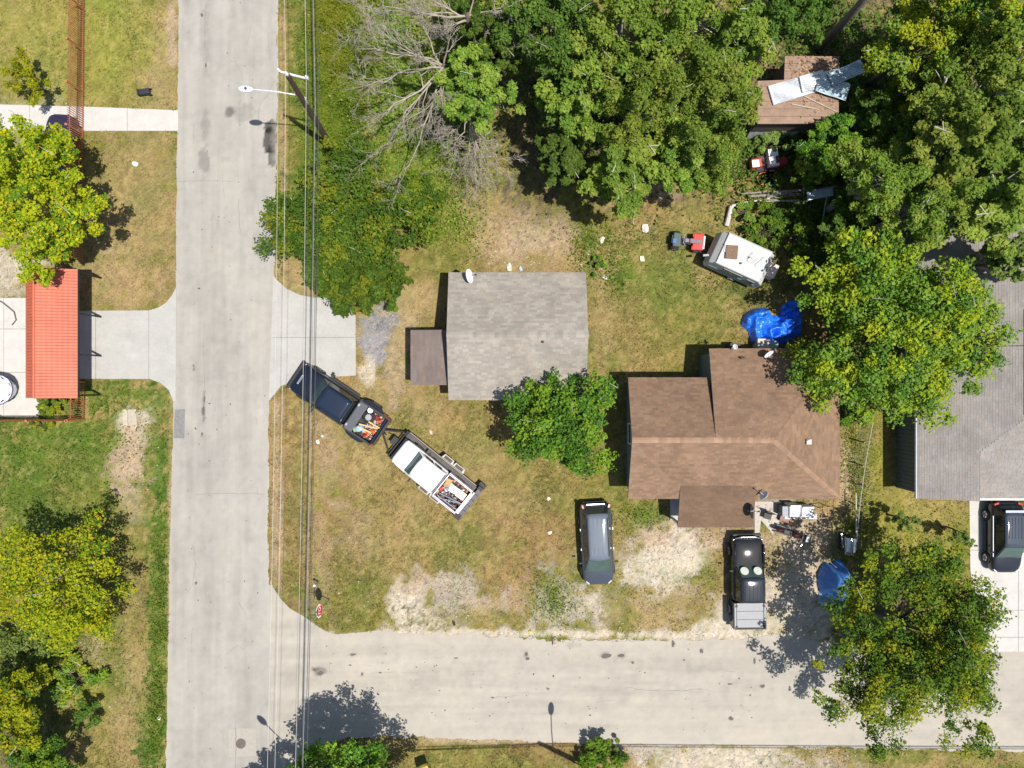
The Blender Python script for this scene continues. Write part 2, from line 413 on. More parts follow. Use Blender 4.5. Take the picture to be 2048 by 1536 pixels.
def road_col_base(px, py, vert):
    u = px / 32; v = py / 32
    if vert: s = fbm(u * 2.2, v * .16, 4); e = fbm(u * 6, v * .3 + 3, 2)
    else: s = fbm(u * .16, v * 2.2, 4); e = fbm(u * .3, v * 6 + 3, 2)
    n = fbm(u * .5 + 9, v * .5, 4); f = fbm(u * 3, v * 3, 3)
    q = np.clip((fbm(u * 1.1 + 3, v * 1.1 + 8, 5) - .60) * 7, 0, 1); sp = np.clip((vnoise(u * 7 + 3, v * 7) - .93) * 14, 0, 1)
    k = 1 + .24 * (s - .5) + .13 * (e - .5) + .20 * (n - .5) + .14 * (f - .5) - .07 * q - .16 * sp
    c = np.array((.299, .281, .252)) * k[..., None]
    warm = np.clip((n - .5) * 3, 0, 1)[..., None] * .4
    c = c * (1 - warm) + c * np.array((1.05, 1.0, .93)) * warm
    for cx, cy, rx, ry, dk in STAIN:
        d = np.sqrt(((px - cx) / rx) ** 2 + ((py - cy) / ry) ** 2) + (f - .5) * .9
        a = np.clip((1.1 - d) / (.12 if dk < .4 else .3), 0, 1)[..., None]
        c = c * (1 - a * (1 - dk))
    return c
def road_col(px, py):
    c = road_col_base(px, py, True)
    l = lerp_tab(ROAD_L, py); r = lerp_tab(ROAD_R, py)
    f = fbm(px / 9, py / 9, 3)
    d = np.minimum(px - l, r - px) / 12 + (f - .5) * 1.2
    a = np.clip(1 - d, 0, 1)[..., None] * .45
    c = c * (1 - a) + np.array((.36, .32, .265)) * a
    # wheel path and the long joint
    w = np.exp(-((px - 412) / 16) ** 2)[..., None] * .06
    return c * (1 - w)
def st_col(px, py):
    c = road_col_base(px, py, False) * np.array((1.10, 1.07, 1.02))
    t = lerp_tab(ST_T, px); b = lerp_tab(ST_B, px)
    f = fbm(px / 12, py / 12, 4)
    d = np.minimum((py - t) / 44, (b - py) / np.where(px > 1220, 80, 36)) + (f - .5) * 1.7
    d = np.where(px < 640, 1, d)
    a = np.clip(1 - d, 0, 1)[..., None] * .6
    return c * (1 - a) + np.array((.365, .325, .27)) * a
ty = np.concatenate([[-3000, -1200, -500], np.arange(-160, 1740, 4.0), [2000, 2600, 4000]])
wob = lambda t, k: (fbm(t / 26 + k * 50, t * 0 + k, 5, .75) - .5) * 10
road = tag(strip("road", ty, lambda t: lerp_tab(ROAD_L, t) + wob(t, 1) * .6, lambda t: lerp_tab(ROAD_R, t) + wob(t, 2), 54, .004, True, road_col, M_road), "pale worn street with dark stains", kind="structure")
tx = np.concatenate([np.arange(541, 2240, 4.0), [2400, 2800, 4000]])
street = tag(strip("side_street", tx, lambda t: lerp_tab(ST_T, t) + wob(t, 3) * np.clip((t - 640) / 100, .1, 2.2), lambda t: lerp_tab(ST_B, t) + wob(t, 4) * 1.8, 60, .008, False, st_col, M_road), "pale side street with dusty edges", kind="structure")

# cracks and sealed joints: thin sheets lying on the street
M_crack = mat("crack", (.17, .16, .15), .95, var=.3, scale=30)
cr = MB()
def crack(pts, w, z=.0125):
    pts = [Vector((*W(*p), z)) for p in pts]
    q = [pts[0]]
    for a, b in zip(pts, pts[1:]):
        n = max(2, int((b - a).length / .25))
        for i in range(1, n + 1):
            p = a.lerp(b, i / n); d = (b - a).normalized()
            q.append(p + Vector((-d.y, d.x, 0)) * (random.uniform(-.05, .05) if i < n else 0))
    vs = []; fs = []
    for i, p in enumerate(q):
        t = (q[min(i + 1, len(q) - 1)] - q[max(i - 1, 0)]).normalized(); nn = Vector((-t.y, t.x, 0)) * w * random.uniform(.3, 1.0)
        vs += [p + nn, p - nn]
        if i: fs.append((2 * i - 2, 2 * i - 1, 2 * i + 1, 2 * i))
    cr.add(vs, fs)
for c in ([(352, 363), (415, 361), (470, 362)], [(388, 988), (440, 987), (500, 986), (530, 989)], [(478, 395), (478, 440), (480, 470)], [(470, 120), (484, 150), (482, 185)],
          [(410, 640), (406, 700), (409, 760), (404, 812)], [(412, 0), (410, 80), (414, 150)], [(545, 170), (520, 210), (516, 240)], [(535, 60), (540, 120)],
          [(1250, 1376), (1330, 1382), (1420, 1378)], [(700, 1378), (760, 1384)], [(980, 1215 + 180), (1040, 1392)], [(660, 1325), (660, 1345)], [(470, 1560), (472, 1490), (470, 1430)],
          [(385, 1090), (392, 1130), (386, 1170)], [(478, 1205), (492, 1230)], [(450, 1310), (475, 1290), (490, 1300)], [(1630, 1420), (1700, 1424)], [(1140, 1275), (1230, 1283), (1330, 1280)]):
    crack(c, .012)
for k in range(14):
    x = random.uniform(680, 1500); y = random.uniform(1310, 1450)
    crack([(x, y), (x + random.uniform(15, 60), y + random.uniform(-6, 6))], .008)
for k in range(14):
    x = random.uniform(370, 520); y = random.uniform(20, 1500)
    crack([(x, y), (x + random.uniform(-6, 6), y + random.uniform(15, 50))], .008)
o = cr.build("crack", M_crack); tag(o, "thin dark cracks across the streets", kind="stuff")
sp_ = MB()
def spot(px, py, rx, ry):
    vs = [(*W(px, py), .0126)]; k = 9
    for i in range(k):
        a = 2 * math.pi * i / k; j = random.uniform(.55, 1.15)
        vs.append((*W(px + rx * j * math.cos(a), py + ry * j * math.sin(a)), .0126))
    sp_.add(vs, [(0, 1 + (i + 1) % k, 1 + i) for i in range(k)])
for q in ((1053, 1308, 4, 6), (1055, 1318, 4, 4), (706, 1309, 6, 2.5), (724, 1348, 2, 5), (1265, 1325, 4, 2.5), (1403, 1301, 3.5, 7), (1346, 1287, 4, 7), (1462, 1437, 5, 5), (1525, 1372, 6, 3), (1509, 1321, 2.5, 7), (1500, 1390, 2.5, 2.5),
          (1095, 1377, 3, 2), (1107, 1352, 2, 3), (1067, 1348, 2, 3), (1212, 1312, 12, 5), (1243, 1310, 9, 4), (640, 1346, 6, 5), (629, 1339, 5, 4), (912, 1316, 5, 2), (833, 1334, 2, 2), (407, 822, 3, 10), (404, 868, 2, 4), (391, 857, 2.5, 2.5), (409, 798, 2, 8), (398, 577, 2.5, 2.5), (387, 731, 2, 2.5), (419, 807, 3, 2), (392, 1166, 3, 4), (404, 30, 3, 5), (412, 130, 2, 6), (505, 160, 1.5, 1.5), (1478, 1357, 2, 2), (1460, 1368, 5, 2), (1368, 1320, 3, 2), (700, 1330, 4, 2), (760, 1345, 3, 2), (985, 1395, 3, 2), (1180, 1430, 3, 2), (890, 1420, 2, 2), (1290, 1345, 2, 2)): spot(*q)
for k in range(70): spot(random.uniform(640, 1520), random.uniform(1290, 1470), random.uniform(.8, 2.0), random.uniform(.7, 1.6))
for k in range(60): spot(random.uniform(370, 530), random.uniform(0, 1530), random.uniform(.7, 1.6), random.uniform(.8, 2.2))
o = sp_.build("tar_spot", mat("tar_spot", (.10, .09, .08), .9, var=.4, scale=20)); tag(o, "small dark tar and oil spots on the streets", kind="stuff")

def sheet(mb, poly_px, z, jit=0.0):
    n = len(poly_px); vs = []
    for x, y in poly_px:
        vs.append((*W(x + random.uniform(-jit, jit), y + random.uniform(-jit, jit)), z))
    a = sum(vs[i][0] * vs[(i + 1) % n][1] - vs[(i + 1) % n][0] * vs[i][1] for i in range(n))
    if a < 0: vs = vs[::-1]
    mb.add(vs, [tuple(range(n))])
s_ = MB(); sheet(s_, [(350, 819), (370, 818), (369, 877), (347, 876)], .0125)
tag(s_.build("asphalt_patch", mat("patch_asphalt", (.18, .177, .17), .95, var=.2, scale=5)), "grey repair patch at the street edge", kind="structure")
s_ = MB(); sheet(s_, [(457, 1457), (512, 1456), (513, 1512), (458, 1514)], .0125)
s_ = s_.build("concrete_pad", mat("pad_concrete", (.312, .287, .250), .9, var=.1, scale=5)); tag(s_, "square concrete collar set in the street", kind="structure")
mh = thing("manhole_cover", "round dark manhole cover in a square concrete collar", "manhole cover", W(482, 1487))
b = MB(); b.disc((0, 0, .02), .31, .02, 28); b.build("cover", mat("iron_cover", (.13, .105, .09), .7, .3), mh)
b = MB()
for k in range(5): b.box((0, (k - 2) * .1, .032), (.4, .03, .008))
b.build("rib", mat("iron_cover"), mh)

# ---- concrete slabs
M_conc = mat("pale_concrete", (.350, .340, .315), .9, var=.10, scale=.9, var2=.07, scale2=9, bump=.08, bscale=50, spec=.2)
M_conc2 = mat("white_concrete", (.435, .415, .385), .9, var=.09, scale=1.5, var2=.05, scale2=14, bump=.08, bscale=50, spec=.2)
def clip_poly(poly, axis, lim, keep_less):
    out = []; n = len(poly)
    ins = lambda p: (p[axis] <= lim) if keep_less else (p[axis] >= lim)
    for i in range(n):
        a, b = poly[i], poly[(i + 1) % n]
        if ins(a): out.append(a)
        if ins(a) != ins(b):
            t = (lim - a[axis]) / (b[axis] - a[axis])
            out.append(tuple(a[k] + t * (b[k] - a[k]) for k in (0, 1)))
    return out
def slabs(name, label, poly, cutx, cuty, m, z=.035):
    root = bpy.data.objects.new(name, None); link(root); tag(root, label, kind="structure")
    xs = [-1e5] + cutx + [1e5]; ys = [-1e5] + cuty + [1e5]; g = .35
    for x0, x1 in zip(xs, xs[1:]):
        for y0, y1 in zip(ys, ys[1:]):
            p = clip_poly(clip_poly(clip_poly(clip_poly(poly, 0, x0 + g, False), 0, x1 - g, True), 1, y0 + g, False), 1, y1 - g, True)
            if len(p) < 3: continue
            b = MB(); b.prism([W(*q) for q in p], -.06, z + random.uniform(-.003, .003)); b.build("slab", m, root)
    return root
slabs("driveway", "wide pale concrete driveway in front of the grey roofed house", DRIVE_MID, [625], [675], M_conc)
slabs("driveway", "concrete driveway leading under the red carport", DRIVE_LEFT, [192, 298], [], M_conc)
slabs("footpath", "narrow white concrete path through the iron fence", PATH_TOP, [-40, 60, 160, 255], [], M_conc2)
slabs("patio", "pale concrete yard behind the red carport", PATIO, [-60, 8], [658, 745], M_conc2)
slabs("driveway", "white concrete driveway under the dark parked car on the right", DRIVE_RIGHT, [2036, 2120], [1100, 1220, 1274], M_conc2)
# ---------------------------------------------------------------- roofs
def shingles(mb, poly, down, expo=.14, tab=.34, base=(.3, .28, .26), var=.10, streak=.05, lift=.012, seed=1):
    """rows of overlapping shingles laid over a planar 3-D polygon; down = horizontal downhill direction"""
    rnd = random.Random(seed)
    poly = [Vector(p) for p in poly]; n = len(poly)
    nr = Vector((0, 0, 0))
    for i in range(n): nr += poly[i].cross(poly[(i + 1) % n])
    nr.normalize()
    if nr.z < 0: nr = -nr
    d = Vector((*down, 0)); d = (d - nr * d.dot(nr)).normalized(); u = nr.cross(d).normalized()
    o = poly[0]; uv = [((p - o).dot(u), (p - o).dot(d)) for p in poly]
    v0 = min(p[1] for p in uv); v1 = max(p[1] for p in uv)
    nrow = max(1, int(round((v1 - v0) / expo))); ex = (v1 - v0) / nrow
    for r in range(nrow):
        va, vb = v0 + r * ex, v0 + (r + 1) * ex; vm = (va + vb) / 2
        xs = []
        for i in range(n):
            (x1, y1), (x2, y2) = uv[i], uv[(i + 1) % n]
            if (y1 > vm) != (y2 > vm): xs.append(x1 + (vm - y1) / (y2 - y1) * (x2 - x1))
        xs.sort(); rowk = 1 + rnd.uniform(-streak, streak) * .5
        for a, b in zip(xs[::2], xs[1::2]):
            x = a - rnd.uniform(0, tab)
            while x < b:
                w = tab * rnd.uniform(.55, 1.35); xa, xb = max(x, a), min(x + w, b) ; x += w
                if xb - xa < .03: continue
                k = rowk * (1 + rnd.uniform(-var, var)); t = rnd.uniform(-.03, .03)
                mb.cur = (base[0] * k * (1 + t), base[1] * k, base[2] * k * (1 - t))
                jb = vb + rnd.uniform(-.006, .01)
                h = lift * rnd.uniform(.8, 1.5)
                p = lambda uu, vv, hh: o + u * uu + d * vv + nr * hh
                g = .004
                mb.add([p(xa + g, va - .02, .004), p(xb - g, va - .02, .004), p(xb - g, jb, h), p(xa + g, jb, h), p(xa + g, jb, 0), p(xb - g, jb, 0)],
                       [(0, 3, 2, 1) if u.cross(d).dot(nr) < 0 else (0, 1, 2, 3), (3, 2, 5, 4)])
M_shingle = mat("asphalt_shingle", attr=True, rough=.95, var=.10, scale=26, var2=.17, scale2=.7, bump=.25, bscale=70, spec=.15)
M_deck = mat("roof_edge", (.19, .16, .14), .9)
M_trim = mat("fascia_white", (.70, .69, .66), .7, var=.05)
M_brownfascia = mat("fascia_brown", (.16, .115, .09), .8)
def roof_plane(root, poly, down, name="roof", deckm=None, fasc=True, **k):
    b = MB(); b.slab3(poly, .10); ro = b.build(name, deckm or M_deck, root)
    b = MB(); shingles(b, poly, down, **k)
    s = b.build("shingles", M_shingle, ro, col=True); s["kind"] = "stuff"
    return ro
def ridge_caps(ro, a, b_, base, seed=5, w=.16):
    rnd = random.Random(seed); a = Vector(a); b_ = Vector(b_); n = max(2, int((b_ - a).length / .24)); mb = MB()
    d = (b_ - a).normalized(); side = d.cross(Vector((0, 0, 1))).normalized()
    for i in range(n):
        p = a.lerp(b_, i / n); q = a.lerp(b_, (i + 1.1) / n); k = 1 + rnd.uniform(-.14, .14); mb.cur = tuple(c * k for c in base)
        z = Vector((0, 0, .022)); e = Vector((0, 0, -.035))
        mb.add([p + z, q + z * 1.4, p + side * w + e, q + side * w + e * .7, p - side * w + e, q - side * w + e * .7], [(0, 2, 3, 1), (0, 1, 5, 4)])
    o = mb.build("ridge_cap", M_shingle, ro, col=True); o["kind"] = "stuff"
def vent_pipe(root, p, r=.05, h=.3, m=None, name="vent_pipe"):
    b = MB(); b.tube([p, (p[0], p[1], p[2] + h)], r, 10); return b.build(name, m or mat("vent_black", (.03, .03, .03), .6), root)

def walls(root, m, foot, z0, z1, name="wall"):
    b = MB(); b.prism(foot, z0, z1); return b.build(name, m, root)
def window(root, c, d, face):
    """window on a wall: frame and pane; c = centre, d = (width, height), face = outward (x, y)"""
    rz = math.atan2(face[1], face[0]) - math.pi / 2
    b = MB(); w, h = d
    f = MB()
    for s in (-1, 1):
        f.box((0 + s * (w / 2), 0.03, 0), (.08, .08, h + .08)); f.box((0, 0.03, s * (h / 2)), (w - .08, .08, .08))
    fo = f.build("window", M_trim, root); fo.location = c; fo.rotation_euler = (0, 0, rz)
    b.box((0, 0.02, 0), (w - .08, .02, h - .08)); b.build("pane", mat("window_glass", (.03, .04, .045), .08, spec=.6, var=0), fo)
    return fo

# ---- grey shingled house in the middle
BG = (.262, .236, .202)
x0, y0 = W(897, 800, 2.6); x1, y1 = W(1172, 545, 2.6); ym = (y0 + y1) / 2; zr = 3.95
gh = thing("house", "square house with a light grey shingle gable roof between street and back yard", "house", ((x0 + x1) / 2, ym, 0))
gh_off = gh.location.copy()
def rel(o, pts): return [Vector(p) - Vector(o.location) for p in pts]
cx = (x1 - x0) / 2; cy = (y1 - y0) / 2
M_wall_tan = mat("siding_dark", (.10, .085, .075), .8, stretch=(1, 1, 12))
walls(gh, M_wall_tan, [(-cx + .35, -cy + .35), (cx - .35, -cy + .35), (cx - .35, cy - .35), (-cx + .35, cy - .35)], 0, 2.55)
for s in (-1, 1):
    b = MB(); xx = s * (cx - .41)
    b.add([(xx - .05, -cy + .4, 2.5), (xx - .05, cy - .4, 2.5), (xx - .05, 0, zr - .16), (xx + .05, -cy + .4, 2.5), (xx + .05, cy - .4, 2.5), (xx + .05, 0, zr - .16)],
          [(0, 2, 1), (3, 4, 5), (0, 1, 4, 3), (1, 2, 5, 4), (2, 0, 3, 5)]); b.build("gable_wall", M_wall_tan, gh)
ra = roof_plane(gh, [(-cx, -cy, 2.6), (cx, -cy, 2.6), (cx, 0, zr), (-cx, 0, zr)], (0, -1), base=BG, var=.13, seed=11)
rb = roof_plane(gh, [(-cx, 0, zr), (cx, 0, zr), (cx, cy, 2.6), (-cx, cy, 2.6)], (0, 1), base=tuple(c * .97 for c in BG), var=.13, seed=12)
ridge_caps(ra, (-cx, 0, zr), (cx, 0, zr), BG)
p = P(1086, 684, 3.9) - gh_off; vent_pipe(gh, (p.x, p.y, 3.84), .07, .18)
for px, py, zz in ((1010, 640, 3.6), (1120, 560, 2.8)):
    p = P(px, py, zz) - gh_off
window(gh, (-cx + .35, 1.8, 1.5), (1.0, 1.1), (-1, 0)); window(gh, (1.5, -cy + .35, 1.5), (1.2, 1.1), (0, -1)); window(gh, (cx - .35, .5, 1.5), (1.2, 1.1), (1, 0))
# porch cover on its street side
pa = P(821, 770, 2.3); pb = P(890, 660, 2.3)
pr = [(pa.x, pa.y, 2.25), (pb.x + .12, pa.y, 2.5), (pb.x + .12, pb.y, 2.5), (pa.x, pb.y, 2.25)]
pr = rel(gh, pr)
po = roof_plane(gh, pr, (-1, 0), "porch_roof", base=(.165, .13, .115), var=.1, expo=.18, tab=.6, seed=13)
for yy in (pa.y + .12, pb.y - .12):
    b = MB(); q = Vector((pa.x + .12, yy, 0)) - gh_off; b.box((q.x, q.y, 1.08), (.1, .1, 2.16)); b.build("porch_post", M_brownfascia, gh)
b = MB(); q = Vector(((pa.x + pb.x) / 2, (pa.y + pb.y) / 2, .07)) - gh_off; b.box((q.x + .2, q.y, .07), (2.2, 3.0, .14)); b.build("porch_step", M_conc, gh)
# satellite dish on it
def dish(label, loc, tilt, az, r=.42, m=None):
    t = thing("satellite_dish", label, "satellite dish", loc, az)
    b = MB(); pts = 20; rings = 5; vs = [(0, 0, 0)]; fs = []
    for i in range(1, rings + 1):
        rr = r * i / rings
        for k in range(pts):
            a = 2 * math.pi * k / pts; vs.append((rr * math.cos(a) * .9, rr * math.sin(a), .28 * rr * rr / r))
    for k in range(pts): fs.append((0, 1 + k, 1 + (k + 1) % pts))
    for i in range(rings - 1):
        for k in range(pts):
            k2 = (k + 1) % pts; a = 1 + i * pts
            fs.append((a + k, a + pts + k, a + pts + k2, a + k2))
    b.add(vs, fs); d = b.build("dish", m or mat("dish_white", (.72, .73, .74), .5, var=.04), t, True)
    sd = d.modifiers.new("solid", 'SOLIDIFY'); sd.thickness = .02
    d.location = (0, 0, .62); d.rotation_euler = (0, tilt, 0)
    b = MB(); b.tube([(0, 0, 0), (-.02, 0, .3), (0, 0, .60)], .03, 8); b.build("mast", mat("dish_grey", (.35, .36, .37), .5), t)
    tip = Vector((math.sin(tilt), 0, math.cos(tilt))) * .45 + Vector((0, 0, .62))
    base = Vector((0, 0, .6))
    b = MB(); b.tube([base, base.lerp(tip, .5) + Vector((.06, 0, -.12)), tip], .018, 6); b.build("feed_arm", mat("dish_grey"), t)
    b = MB(); b.tube([tip, tip + Vector((.1, 0, .05))], .045, 8); b.build("receiver", mat("vent_black", (.03, .03, .03), .6), t)
    return t
q = P(937, 555, 2.9); dish("white oval satellite dish on the corner of the light grey roof", (q.x, q.y, 2.72), R(62), R(8))

# ---- brown shingled house
BB = (.198, .126, .083)
ze = 2.6
by0, by1 = -6.72, .385; bx0, bxe = 6.83, 19.28; rx1 = 14.9; ry = -3.2; bz = 4.05
yn = 2.09; nx = 11.6
bh = thing("house", "large brown shingle house with hip roof and front porch behind the parked cars", "house", (13.0, -2.5, 0))
Lb = lambda *pts: rel(bh, pts)
M_teal = mat("siding_teal", (.13, .185, .19), .7, stretch=(1, 1, 10), var=.1)
walls(bh, M_teal, [(p.x, p.y) for p in Lb((bx0 + .32, by0 + .35, 0), (bxe - .35, by0 + .35, 0), (bxe - .35, by1 - .3, 0), (bx0 + .32, by1 - .3, 0))], 0, 2.52)
walls(bh, M_teal, [(p.x, p.y) for p in Lb((nx + .12, by1 - .32, 0), (bxe - .36, by1 - .32, 0), (bxe - .36, yn - .3, 0), (nx + .12, yn - .3, 0))], 0, 2.53)
b = MB(); g = Lb((bx0 + .36, by0 + .4, 2.5), (bx0 + .36, by1 - .4, 2.5), (bx0 + .36, ry, bz - .14)); e = Vector((.08, 0, 0))
b.add(g + [p + e for p in g], [(0, 1, 2), (3, 5, 4), (0, 3, 4, 1), (1, 4, 5, 2), (2, 5, 3, 0)]); b.build("gable_wall", M_teal, bh)
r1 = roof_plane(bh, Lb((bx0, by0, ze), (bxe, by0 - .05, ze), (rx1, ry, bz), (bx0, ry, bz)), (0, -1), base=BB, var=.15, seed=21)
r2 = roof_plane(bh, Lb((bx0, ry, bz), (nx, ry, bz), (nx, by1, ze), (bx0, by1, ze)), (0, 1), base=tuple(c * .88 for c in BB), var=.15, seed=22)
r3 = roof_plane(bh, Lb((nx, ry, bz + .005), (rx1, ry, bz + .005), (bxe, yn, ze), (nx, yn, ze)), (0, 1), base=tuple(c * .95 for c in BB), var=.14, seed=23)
r4 = roof_plane(bh, Lb((rx1, ry, bz), (bxe, by0 - .05, ze), (bxe, yn, ze)), (1, 0), base=BB, var=.14, seed=24)
ridge_caps(r1, *Lb((bx0, ry, bz), (rx1, ry, bz)), tuple(c * 1.4 for c in BB)); ridge_caps(r4, *Lb((rx1, ry, bz), (bxe, by0, ze)), tuple(c * 1.35 for c in BB), 6); ridge_caps(r4, *Lb((rx1, ry, bz), (bxe, yn, ze)), BB, 7)
# the upright triangle between the two north slopes
b = MB(); g = Lb((nx + .03, ry + .1, bz - .08), (nx + .03, by1 - .32, ze - .02), (nx + .03, yn - .3, ze - .02), (nx + .03, yn - .3, ze - .09 + .02)); g = Lb((nx + .13, ry + .2, bz - .12), (nx + .13, by1 - .3, 2.5), (nx + .13, yn - .33, 2.5)); e = Vector((.06, 0, 0))
b.add(g + [p + e for p in g], [(0, 2, 1), (3, 4, 5), (0, 1, 4, 3), (1, 2, 5, 4), (2, 0, 3, 5)]); b.build("gable_wall", M_teal, bh)
# porch
pz0, pz1 = 2.93, 2.25; px0, px1 = 9.84, 14.3; pyA, pyB = -5.95, -8.51
r5 = roof_plane(bh, Lb((px0, pyB, pz1), (px1, pyB, pz1), (px1, pyA, pz0), (px0, pyA, pz0)), (0, -1), "porch_roof", base=tuple(c * .72 for c in BB), var=.09, seed=25)
for xx in (px0 + .15, (px0 + px1) / 2, px1 - .15):
    b = MB(); q = Lb((xx, pyB + .15, 0))[0]; b.box((q.x, q.y, 1.1), (.12, .12, 2.2)); b.build("porch_post", M_trim, bh)
b = MB(); q = Lb(((px0 + px1) / 2, -7.5, .08))[0]; b.box((q.x, q.y, .06), (4.4, 2.0, .14)); b.build("porch_floor", mat("porch_concrete", (.40, .37, .33), .9), bh)
b = MB(); q = Lb((13.0, by0 + .33, 1.1))[0]; b.box((q.x, q.y - .02, 1.05), (.95, .06, 2.05)); dd = b.build("door", mat("door_brown", (.09, .05, .03), .5), bh)
b = MB(); b.tube([(q.x + .35, q.y - .06, 1.0), (q.x + .35, q.y - .12, 1.0)], .03, 8); b.build("handle", mat("brass", (.5, .35, .1), .3, .9), dd)
for c, d, f in (((8.5, by0 + .35, 1.5), (1.3, 1.1), (0, -1)), ((16.5, by0 + .35, 1.5), (1.5, 1.1), (0, -1)), ((bx0 + .32, -3.0, 1.5), (1.2, 1.1), (-1, 0)), ((14.5, yn - .3, 1.5), (1.2, 1.0), (0, 1))):
    window(bh, Lb(c)[0], d, f)
q = Lb((*W(1437, 1008, 2.42), 0))[0]
b = MB(); zz = 2.44
pts = [(q.x + .20 * math.cos(a * math.pi / 10), q.y + .20 * math.sin(a * math.pi / 10), zz + .02 + .267 * .2 * math.sin(a * math.pi / 10)) for a in range(21)]
b.tube(pts, .03, 6); b.build("roof_vent_ring", mat("vent_brown", (.12, .085, .07), .7), bh)
b = MB(); b.tube([(q.x, q.y, zz - .05), (q.x, q.y, zz + .05)], .15, 14); b.build("roof_vent", mat("vent_tan", (.27, .18, .135), .8), bh)
for px, py, zz in ((1481, 716, 2.72), ):
    q = Lb((*W(px, py, zz), 0))[0]; vent_pipe(bh, (q.x, q.y, zz), .06, .35)
    vent_pipe(bh, (q.x + .16, q.y + .02, zz), .05, .3)
q = Lb((*W(1619, 884, 3.5), 0))[0]
b = MB(); b.box((q.x, q.y, 3.43), (.35, .3, .04), ry=.33); b.box((q.x - .05, q.y + .1, 3.5), (.2, .05, .12), ry=.3); b.build("roof_vent", mat("vent_galv", (.5, .45, .43), .5, .3), bh)
# grey lean-to step and dish at its north wall
b = MB(); q = Lb((*W(1528, 692, 1.0), 0))[0]; b.box((q.x, q.y + .1, .5), (.75, .7, 1.0)); b.build("utility_box", mat("utility_grey", (.42, .40, .37), .6), bh)
b = MB(); b.disc((q.x + .62, q.y + .05, .5), .28, 1.0, 14); b.build("water_tank", mat("tank_blue", (.25, .32, .36), .5), bh)
b = MB(); q = Lb((*W(1456, 690, .5), 0))[0]; b.box((q.x + .3, yn + .15 + 2.5, .5), (.6, .5, 1.0)); b.build("meter_box", mat("dark_box", (.05, .045, .03), .7), bh)
q = P(1531, 704, 2.8); dish("small white satellite dish on the north eave of the brown house", (q.x, q.y - .1, 2.62), R(60), R(-60), .3)
q = P(1467, 694, 2.7); dish("tiny white dish at the north west eave of the brown house", (q.x, q.y, 2.45), R(50), R(200), .16)
q = P(1526, 992, 3.0); dish("grey satellite dish on a bent mast at the front eave of the brown house", (q.x, q.y + .05, 2.66), R(70), R(140), .28, mat("dish_old", (.55, .57, .58), .5))

# ---- grey house on the right edge
BR = (.235, .213, .196)
rh = thing("house", "long grey shingle house at the right edge beside the white driveway", "house", (29, 0, 0))
Lr = lambda *pts: rel(rh, pts)
e0, zE, sl = 23.93, 2.4, .35
ySE, yNE, xr = -6.77, 9.6, 31.0
zz = lambda x: zE + sl * (x - e0)
M_slate = mat("siding_slate", (.12, .13, .13), .7, stretch=(14, 14, 1), var=.12)
B_ = (27.0, -3.89); C_ = (30.07, -1.03)
w1 = roof_plane(rh, Lr((e0, ySE, zE), (27.0, ySE, zz(27.0)), (27.0, B_[1], zz(27.0)), (xr, -.16, zz(xr)), (xr, yNE, zz(xr)), (e0, yNE, zE)), (-1, 0), base=BR, seed=31, tab=.34, var=.07, streak=.02)
w2 = roof_plane(rh, Lr((27.02, ySE, zE), (36.5, ySE, zE), (36.5, -.16, zz(xr)), (xr, -.16, zz(xr)), (27.02, B_[1], zz(27.0))), (0, -1), base=tuple(c * 1.02 for c in BR), seed=32, tab=.34, var=.07, streak=.02)
w3 = roof_plane(rh, Lr((xr, -.16, zz(xr)), (36.5, -.16, zz(xr)), (38, yNE, zE + .2), (xr, yNE, zz(xr) - .02)), (1, .2), base=BR, seed=33, tab=.34)
b = MB(); g = Lr((27.005, ySE + .02, zE - .05), (27.005, ySE + .02, zz(27) - .1), (27.005, B_[1], zz(27.) - .1)); e = Vector((-.05, 0, 0)); b.add(g + [p + e for p in g], [(0, 1, 2), (3, 5, 4), (0, 3, 4, 1), (1, 4, 5, 2), (2, 5, 3, 0)]); b.build("gable_wall", M_trim, rh)
walls(rh, M_slate, [(p.x, p.y) for p in Lr((24.05, ySE + .3, 0), (36.2, ySE + .3, 0), (36.2, yNE - .3, 0), (24.05, yNE - .3, 0))], 0, 2.36)
b = MB(); q = Lr((24.0, (ySE + yNE) / 2, 2.33))[0]; b.box((e0 - 29 - .03, q.y, 2.36), (.05, yNE - ySE, .16)); b.build("fascia", mat("fascia_blue", (.40, .44, .47), .6), rh)
b = MB(); b.box((32.0 - 29, ySE - .06, 2.34), (9.4, .1, .12)); b.build("gutter", M_trim, rh)
# vertical boards of the side wall
brd = None
for i in range(24):
    y = ySE + .45 + i * .25
    if brd is None:
        b = MB(); b.box((0, 0, 1.15), (.025, .05, 2.2)); brd = b.build("batten", mat("batten_slate", (.10, .11, .11), .7), rh); o = brd
    else: o = brd.copy(); sc.collection.objects.link(o)
    o.location = (24.035 - 29, y, .02)
q = P(1892, 848, 3.1); q = Lr(q)[0]; vent_pipe(rh, (q.x, q.y, 3.05), .06, .15)
b = MB(); g = Lr((*W(2044, 620, 4.0), 4.26), (*W(2044, 830, 4.0), 4.26)); b.tube([g[0] + Vector((0, 0, .0)), g[1]], .025, 6)
g2 = Lr((*W(2016, 692, 3.9), 3.98), (*W(2044, 692, 4.0), 4.26)); b.tube(g2, .02, 6); b.build("roof_cable", mat("cable_black", (.02, .02, .02), .6), rh)
window(rh, Lr((30.0, ySE + .3, 1.4))[0], (2.2, 1.3), (0, -1)); window(rh, Lr((24.05, 4.0, 1.4))[0], (1.0, 1.2), (-1, 0))

